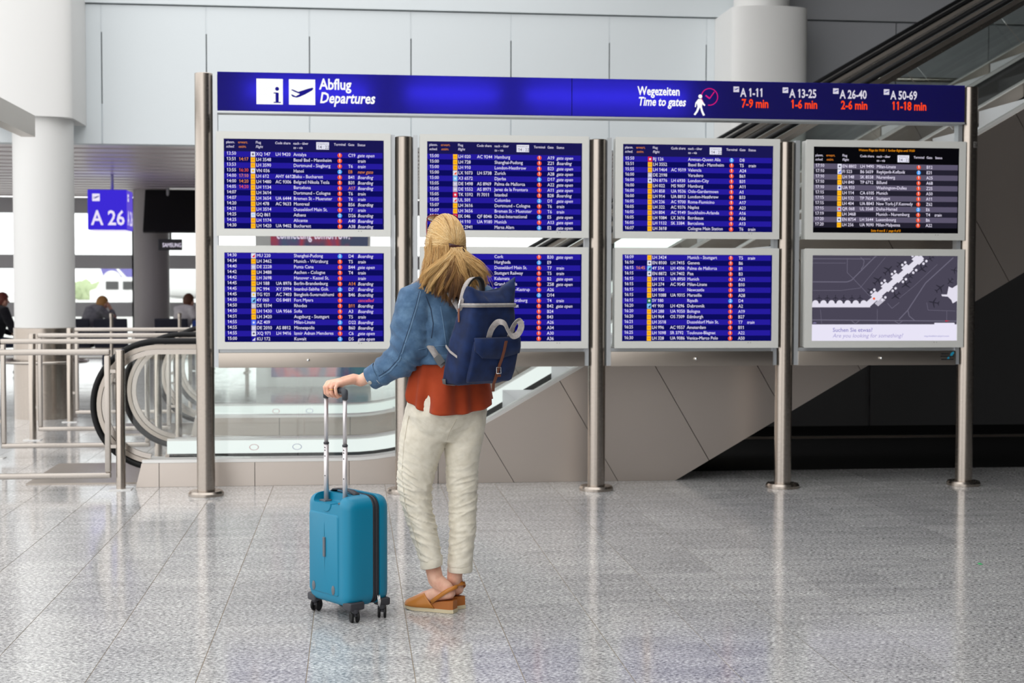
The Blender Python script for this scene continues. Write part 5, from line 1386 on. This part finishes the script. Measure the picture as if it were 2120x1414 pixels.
# leather closing strap with buckle
ps = [KP(.034, .1905, 1.188), KP(.032, .1915, 1.15), KP(.028, .1915, 1.112), KP(.026, .188, 1.09), KP(.022, .188, 1.06), KP(.017, .190, 1.03), KP(.013, .188, 1.005), KP(.014, .186, .975)]
MB().strip(ps, .014, RT, .003).build('leather_strap', 'brown_leather', bag)
c = KP(.023, .1925, 1.064)
MB().tube([c + RT * (.012 * x) + UP * (.013 * z) for x, z in ((-1, -1), (1, -1), (1, 1), (-1, 1), (-1, -1))], .0018, 6).build('buckle', 'chrome', bag, True)
MB().strip([c - RT * .009 + UP * -.022 - FW * .002, c + RT * .009 + UP * -.022 - FW * .002], .010, UP, .0035).build('strap_keeper', 'brown_leather', bag)
# carrying handle: grey webbing loop
hp_ = [(-.036, .156, 1.203), (-.033, .160, 1.235), (-.028, .170, 1.264), (-.012, .188, 1.272), (.008, .198, 1.258), (.026, .202, 1.234), (.046, .204, 1.216), (.070, .202, 1.216), (.092, .196, 1.236), (.104, .186, 1.262), (.100, .176, 1.280), (.090, .166, 1.270), (.084, .160, 1.240), (.080, .156, 1.205)]
def spline(c, n=5):
    out = []
    for i in range(len(c) - 1):
        p0, p1, p2, p3 = (Vector(c[max(0, min(len(c) - 1, i + k))]) for k in (-1, 0, 1, 2))
        for k in range(n):
            t = k / n; out.append(.5 * (2 * p1 + (p2 - p0) * t + (2 * p0 - 5 * p1 + 4 * p2 - p3) * t * t + (3 * p1 - p0 - 3 * p2 + p3) * t ** 3))
    return out + [Vector(c[-1])]
hp_ = [(-.036, .156, 1.203), (-.033, .160, 1.238), (-.022, .176, 1.266), (.0, .194, 1.262), (.022, .202, 1.232), (.048, .206, 1.208), (.078, .204, 1.216), (.096, .196, 1.248), (.090, .178, 1.272), (.080, .164, 1.248), (.077, .157, 1.205)]
P_ = [KP(*p) for p in spline(hp_)]; sides = []
for i in range(len(P_)):
    t = (P_[min(i + 1, len(P_) - 1)] - P_[max(i - 1, 0)]).normalized(); sides.append((t.cross(-FW) + (-FW) * .55 * math.sin(PI * i / (len(P_) - 1))).normalized())
MB().strip(P_, .026, sides, .0035).build('carry_handle', 'webbing_grey', bag)
# side pocket edge, base trim
MB().strip([KP(-.1385, .012, 1.165), KP(-.140, .05, 1.142), KP(-.1385, .10, 1.122)], .010, UP, .004).build('side_pocket_hem', 'webbing_grey', bag)
rs = [pack_ring(.107, .006, .112, .998), pack_ring(.128, .0, .136, 1.004), pack_ring(.1365, -.002, .148, 1.022), pack_ring(.137, -.002, .148, 1.026)]
rs = [[p if True else p for p in r_] for r_ in rs]
m = MB(); m.loft(rs, False); m.f = [f for f in m.f if all((Vector(m.v[i]) - BC).dot(-FW) - .128 < .105 for i in f)]; m.m = [0] * len(m.f); m.build('base_trim', 'pack_trim', bag, True)
# shoulder straps: over each shoulder and back under the arm
for s in (-1, 1):
    ps = [KP(s * .05, .004, 1.28), L(s * .07, -.135, 1.36), L(s * .09, -.085, 1.445), L(s * .10, .0, 1.465), L(s * .105, .085, 1.425), L(s * .12, .145, 1.34), L(s * .14, .150, 1.24), L(s * .185, .09, 1.15), L(s * .205, .0, 1.12)]
    MB().strip(ps, .042, [RT] * 6 + [RT * .6 + UP * .5, UP, UP], .009).build('shoulder_strap', 'webbing_grey', bp_, True)
q0, q1, q2 = at(872, 690, 6.07), at(895, 724, 6.0), at(918, 758, 5.985)
MB().strip([L(-.205, .0, 1.12), L(-.20, -.07, 1.165), q0, q1, q2], .030, [UP, UP * .8 + RT * .5, UP * .55 + RT * .83, UP * .55 + RT * .83, UP * .55 + RT * .83], .004).build('adjuster_webbing', 'webbing_grey', bp_, True)
MB().strip([at(904, 737, 5.982), at(915, 753, 5.975)], .036, UP * .55 + RT * .83, .006).build('adjuster_buckle', 'pack_trim', bp_)
# grab loop standing up behind the neck
lp = []
for k in range(13):
    q = PI * k / 12; lp.append(KP(-.062 - .048 * math.cos(q), .030, 1.375 + .075 * math.sin(q) ** .8))
MB().strip([KP(-.112, .03, 1.32)] + lp + [KP(-.014, .03, 1.36)], .030, -FW + UP * .1, .007).build('grab_loop', 'strap_black', bp_, True)
MB().strip([KP(-.1165, .03, 1.31)] + [p - RT * .005 + UP * .003 for p in lp[:6]], .031, -FW + UP * .1, .003).build('grab_loop_edge', 'webbing_grey', bp_, True)

# ================================================================== SUITCASE
tm_ = mat('case_teal', srgb(0, 122, 156), .42, spec=.45); bump(tm_, noise_tex(tm_, coords(tm_), 900, 2), .05, .0005)
mat('case_dark', srgb(54, 54, 60), .55); mat('case_grey', srgb(92, 98, 106), .45); mat('tube_alu', srgb(214, 210, 212), .42, .7); mat('grip_grey', srgb(58, 62, 68), .5)
sc_ = thing('suitcase', 'teal hard-shell cabin suitcase with extended telescopic handle', 'suitcase', tuple(SC))
def rrect(hw_, z0, z1, r_, ins, b, n=7):
    out = []; hw_ -= ins; z0 += ins; z1 -= ins; r_ = max(.008, r_ - ins)
    for cx, cz, a0 in ((hw_ - r_, z1 - r_, 0), (-hw_ + r_, z1 - r_, 90), (-hw_ + r_, z0 + r_, 180), (hw_ - r_, z0 + r_, 270)):
        for k in range(n + 1):
            q = math.radians(a0 + 90 * k / n); out.append(K2(cx + r_ * math.cos(q), b, cz + r_ * math.sin(q)))
    return out
def slab(sec, hw_=.158, z0=.060, z1=.528, r_=.055):
    m = MB(); m.loft([rrect(hw_, z0, z1, r_, i, b) for b, i in sec]); return m
slab([(-.107, .050), (-.1065, .036), (-.103, .022), (-.096, .011), (-.084, .0045), (-.066, .001), (-.04, 0), (.018, 0)]).build('back_shell', 'case_teal', sc_, 'auto')
_bs = sc_.children[0]; _ct = MB(); _ct.obox(K2(-.004, -.086, .530), (SU, SV, UP), (.098, .040, .040)); _co = _ct.build('cutter', 'case_teal', sc_, bevel=.012, seg=4)
_bm = _bs.modifiers.new('notch', 'BOOLEAN'); _bm.object = _co; _bm.operation = 'DIFFERENCE'; _bm.solver = 'EXACT'
bpy.context.view_layer.update(); _dg = bpy.context.evaluated_depsgraph_get(); _nm = bpy.data.meshes.new_from_object(_bs.evaluated_get(_dg)); _bs.modifiers.clear(); _bs.data = _nm; bpy.data.objects.remove(_co); auto_smooth(_bs)
slab([(.056, 0), (.07, .0), (.088, .003), (.100, .009), (.107, .018), (.112, .034), (.113, .048)]).build('front_shell', 'case_teal', sc_, 'auto')
zb = slab([(.0185, .007), (.0255, .003), (.026, .006), (.0305, .006), (.031, .003), (.0315, .006), (.036, .006), (.0365, .003), (.043, .003), (.0435, .006), (.048, .006), (.0485, .003), (.0555, .007)]).build('zip_band', 'case_dark', sc_)
shell = bpy.data.objects['back_shell']
# raised middle panel of the back shell, plaque, studs, scoop
m = MB(); m.loft([rrect(.108, .105, .448, .012, i, b) for b, i in ((-.106, -.002), (-.110, .001), (-.1112, .004))]); m.v = [tuple(Vector(p) - SU * .022) for p in m.v]; m.build('raised_panel', 'case_teal', shell, 'auto')
m = MB(); m.obox(K2(-.012, -.113, .305), (SU, SV, UP), (.0075, .004, .042)); m.build('side_plaque', 'case_grey', shell, bevel=.002)
for s in (1, -1): m = MB(); m.add([K2(-.026, -.1115, .305 + s * .045), K2(-.012, -.1125, .305 + s * .045), K2(-.014, -.1115, .305 + s * .105), K2(-.019, -.1118, .305 + s * .046)], [(0, 1, 2), (0, 2, 3)]); m.build('pressed_crease', 'case_teal', shell)
for a in (-.095, .052):
    m = MB(); m.loft([[K2(a + .012 * k * math.cos(q), b, .128 + .020 * k * math.sin(q)) for q in np.linspace(0, 2 * PI, 21)[:-1]] for k, b in ((1, -.105), (1, -.1125), (.75, -.114))]); m.build('stud', 'case_grey', shell, 'auto')
m = MB(); m.loft([[K2(-.004 + .036 * k * math.cos(q), b, .492 + .036 * k * math.sin(q)) for q in np.linspace(PI, 2 * PI, 17)] for k, b in ((1, -.07), (1, -.1085), (.92, -.111))]); m.build('scoop_lip', 'case_teal', shell, 'auto')
for a in (-.070, .070): m = MB(); m.obox(K2(a, GB - .004, .4935), (SU, SV, UP), (.022, .018, .004)); m.build('tube_collar', 'case_grey', shell, bevel=.002)
# top carrying handle
ps = [K2(-.085, -.015, .528), K2(-.070, -.015, .538), K2(-.02, -.015, .543), K2(.05, -.015, .541), K2(.075, -.015, .534), K2(.088, -.015, .527)]
MB().strip(ps, .030, SV, .006).build('top_handle', 'case_dark', sc_, True)
# dark corner guards
for a in (-1, 1):
    for b, b1 in ((-.098, -.030), (.062, .104)):
        m = MB(); m.obox(K2(a * .133, (b + b1) / 2, .070), (SU, SV, UP), (.030, (b1 - b) / 2 + .004, .017)); m.build('corner_guard', 'case_dark', sc_, 'auto', bevel=.010, seg=3)
# spinner wheels
for a, b, rot in ((-.158, -.068, .5), (.158, -.068, 1.2), (.158, .072, .9), (-.158, .072, .3)):
    c = K2(a * .94, b, 0); ax = (SU * math.cos(rot) + SV * math.sin(rot)).normalized(); fwd = UP.cross(ax)
    wc = c + UP * .0255 + fwd * .010
    fk = MB(); fk.tube([c + UP * .060, c + UP * .048, wc + UP * .006], [.019, .017, .010], 14); fk.obox(wc + UP * .014, (ax, fwd, UP), (.006, .016, .013))
    w0 = fk.build('caster_fork', 'case_dark', sc_, 'auto')
    for s in (-1, 1):
        m = MB(); m.loft([[wc + ax * (s * t) + (fwd * math.cos(q) + UP * math.sin(q)) * r_ for q in np.linspace(0, 2 * PI, 25)[:-1]] for t, r_ in ((.0065, .018), (.0075, .0245), (.010, .0255), (.015, .0255), (.018, .023), (.018, .010), (.0165, .009))])
        m.build('wheel', 'rubber_black', w0, 'auto')
# telescopic handle
for a in (-.070, .070):
    p = MB().tube([K2(a, GB, .48), K2(a, GB, .742)], .0105, 16).build('lower_tube', 'tube_alu', sc_, True)
    MB().tube([K2(a, GB, .738), K2(a, GB, .948)], .0088, 16).build('upper_tube', 'tube_alu', sc_, True)
    MB().tube([K2(a, GB, .736), K2(a, GB, .744)], .0118, 16).build('tube_sleeve', 'case_dark', p, True)
    for z in (.722, .710, .685, .60): MB().ball(tuple(K2(a + .004, GB - .0100, z)), .0026, 8).build('lock_hole', 'black_plastic', p)
gp = MB(); gp.tube([K2(-.070, GB, .935), K2(-.070, GB, .958), K2(-.068, GB, .968), K2(-.058, GB, GZ), K2(.058, GB, GZ), K2(.068, GB, .968), K2(.070, GB, .958), K2(.070, GB, .935)], [.0125, .0135, .0145, .0135, .0135, .0145, .0135, .0125], 18)
gp.build('grip', 'grip_grey', sc_, True)
# zip pulls hanging at the lower corner
m = MB(); z0_ = K2(.162, .040, .105)
m.tube([z0_, z0_ + SU * .006 - UP * .02, z0_ + SU * .005 - UP * .045], [.003, .004, .0025], 8); m.build('zip_pull', 'chrome', zb, True)
MB().tube([z0_ + SV * .009, z0_ + SU * .007 + SV * .008 - UP * .022, z0_ + SU * .004 + SV * .006 - UP * .05], [.003, .004, .0025], 8).build('zip_pull', 'chrome', zb, True)

# ================================================================== SEATED TRAVELLERS FAR BEHIND
fabric('shirt_grey', srgb(120, 120, 128), srgb(136, 136, 142), 20); fabric('shirt_white', srgb(214, 212, 212), srgb(228, 226, 226), 20); fabric('shirt_black', srgb(26, 26, 32), srgb(36, 36, 42), 20); fabric('jeans', srgb(40, 48, 70), srgb(54, 64, 90), 20); fabric('bag_blue', srgb(36, 62, 130), srgb(48, 78, 150), 20)
mat('hair_blond', srgb(190, 140, 78), .6); mat('hair_brown', srgb(96, 62, 42), .6); mat('hair_red', srgb(116, 56, 44), .6); mat('shoe_dark', srgb(30, 30, 34), .6)
def seated(x, y, ang, lean, bow, shirt, hairm, label, hand_up=False, scale=1.0):
    """ang: facing direction (0 = away from the camera, positive turns right); sits on a waiting seat"""
    f = Vector((math.sin(ang), math.cos(ang), 0)); r = Vector((math.cos(ang), -math.sin(ang), 0)); O = Vector((x, y, 0))
    Q = lambda a, b, z: O + r * a + f * b + UP * z
    hb_, hz = lean * .62 + bow * .6, 1.21 - .20 * lean - bow * .35
    hip, chest, neck, head = Q(0, -.06, .53), Q(0, lean * .36, .96), Q(0, lean * .48, 1.07 - .08 * lean), Q(0, hb_, hz)
    b = MB()
    b.ball(tuple(head), (.076, .092, .112), 18); b.tube([head + f * .08 - UP * .01, head + f * .10 - UP * .03], .012, 8, round_cap=True)
    for s in (-1, 1): b.ball(tuple(head + r * (s * .075) - UP * .01), (.015, .018, .028), 8)
    b.tube([chest, neck, head - UP * .05], [.08, .05, .05], 12, round_cap=True); b.tube([hip, chest], [.12, .12], 14, round_cap=True)
    parts = {'top': MB(), 'legs': MB()}
    tp = parts['top']; tp.tube([hip + UP * .03, hip.lerp(chest, .5), chest, neck - UP * .02], [.155, .15, .165, .08], 18, round_cap=True)
    for s in (-1, 1):
        sh, el = chest + r * (s * .17) + UP * .06, Q(s * .24, lean * .36 + .10, .72)
        hand = head + f * .07 + r * (s * .07) - UP * .03 if hand_up and s > 0 else Q(s * .10, .36, .63)
        if hand_up and s > 0: el = Q(.20, lean * .36 + .30, .76)
        b.tube([sh, el, hand], [.045, .04, .028], 10, round_cap=True)
        d = (hand - el).normalized()
        for k in range(4): b.tube([hand, hand + d * .07 + r * (.016 * (k - 1.5)), hand + d * .095 + r * (.017 * (k - 1.5)) - UP * .02], [.014, .010, .008], 7, round_cap=True)
        b.tube([hand - d * .02, hand + d * .03 - r * (s * .04)], [.013, .010], 7, round_cap=True)
        tp.tube([chest + UP * .05, sh, el, el.lerp(hand, .7)], [.09, .075, .062, .045], 12, round_cap=True)
        kn, an = Q(s * .11, .42, .50), Q(s * .11, .40, .09)
        b.tube([hip, kn, an], [.08, .06, .045], 10, round_cap=True); b.tube([an - UP * .04, an + f * .15 - UP * .05], [.04, .03], 8, round_cap=True)
        parts['legs'].tube([hip + r * (s * .07), kn, an + UP * .03], [.10, .078, .06], 12, round_cap=True)
    o = obj('person', remesh(b, .011, 2), 'skin', None, True, org=(x, y, 0)); tag(o, label, 'person')
    obj('shirt', remesh(tp, .014, 5), shirt, o, True); obj('trousers', remesh(parts['legs'], .014, 4), 'jeans', o, True)
    m = MB(); m.ball((0, 0, 0), (1, 1, 1), 24); c = head - f * .012 + UP * .014
    m.v = [tuple(c + Vector(v) * .001 + r * (v[0] * .086) + f * (v[1] * .100) + UP * (v[2] * .118)) for v in m.v]
    kp = [i for i, fc in enumerate(m.f) if not all((Vector(m.v[j]) - c).dot(f) > .02 and m.v[j][2] < c.z + .055 for j in fc)]
    m.f = [m.f[i] for i in kp]; m.m = [0] * len(kp); m.build('hair', hairm, o, True)
    for s in (-1, 1):
        m = MB(); m.tube([Q(s * .11, .37, .05), Q(s * .11, .48, .042), Q(s * .11, .60, .034)], [.045, .044, .032], 10, round_cap=True); m.build('shoe', 'shoe_dark', o, True)
    return o
q = at(178, 660, 23.35); seated(q.x, 23.35, .9, .42, .07, 'shirt_grey', 'hair_blond', 'fair-haired seated traveller in grey leaning forward under the gate sign', True)
q = at(388, 660, 23.35); p3 = seated(q.x - .12, 23.35, .75, .30, .02, 'shirt_white', 'hair_brown', 'brown-haired seated traveller in a white shirt right of the grey column')
q = at(-8, 660, 22.5); seated(q.x, 22.45, .9, .18, .03, 'shirt_black', 'hair_red', 'seated traveller in black clothes at the left edge')
bq = at(402, 655, 22.85); bg_ = thing('shoulder_bag', 'blue bag on the seat beside the white shirt', 'bag', (bq.x, 22.9, .45))
m = MB(); m.obox((bq.x + .12, 23.0, .65), ((1, 0, 0), (0, 1, 0), (0, 0, 1)), (.16, .09, .20)); m.build('body', 'bag_blue', bg_, True, bevel=.05, seg=3)
m = MB(); m.tube([(bq.x, 23.0, .84), (bq.x + .03, 23.0, .98), (bq.x + .20, 23.0, .98), (bq.x + .24, 23.0, .84)], .012, 8); m.build('handle', 'strap_black', bg_, True)
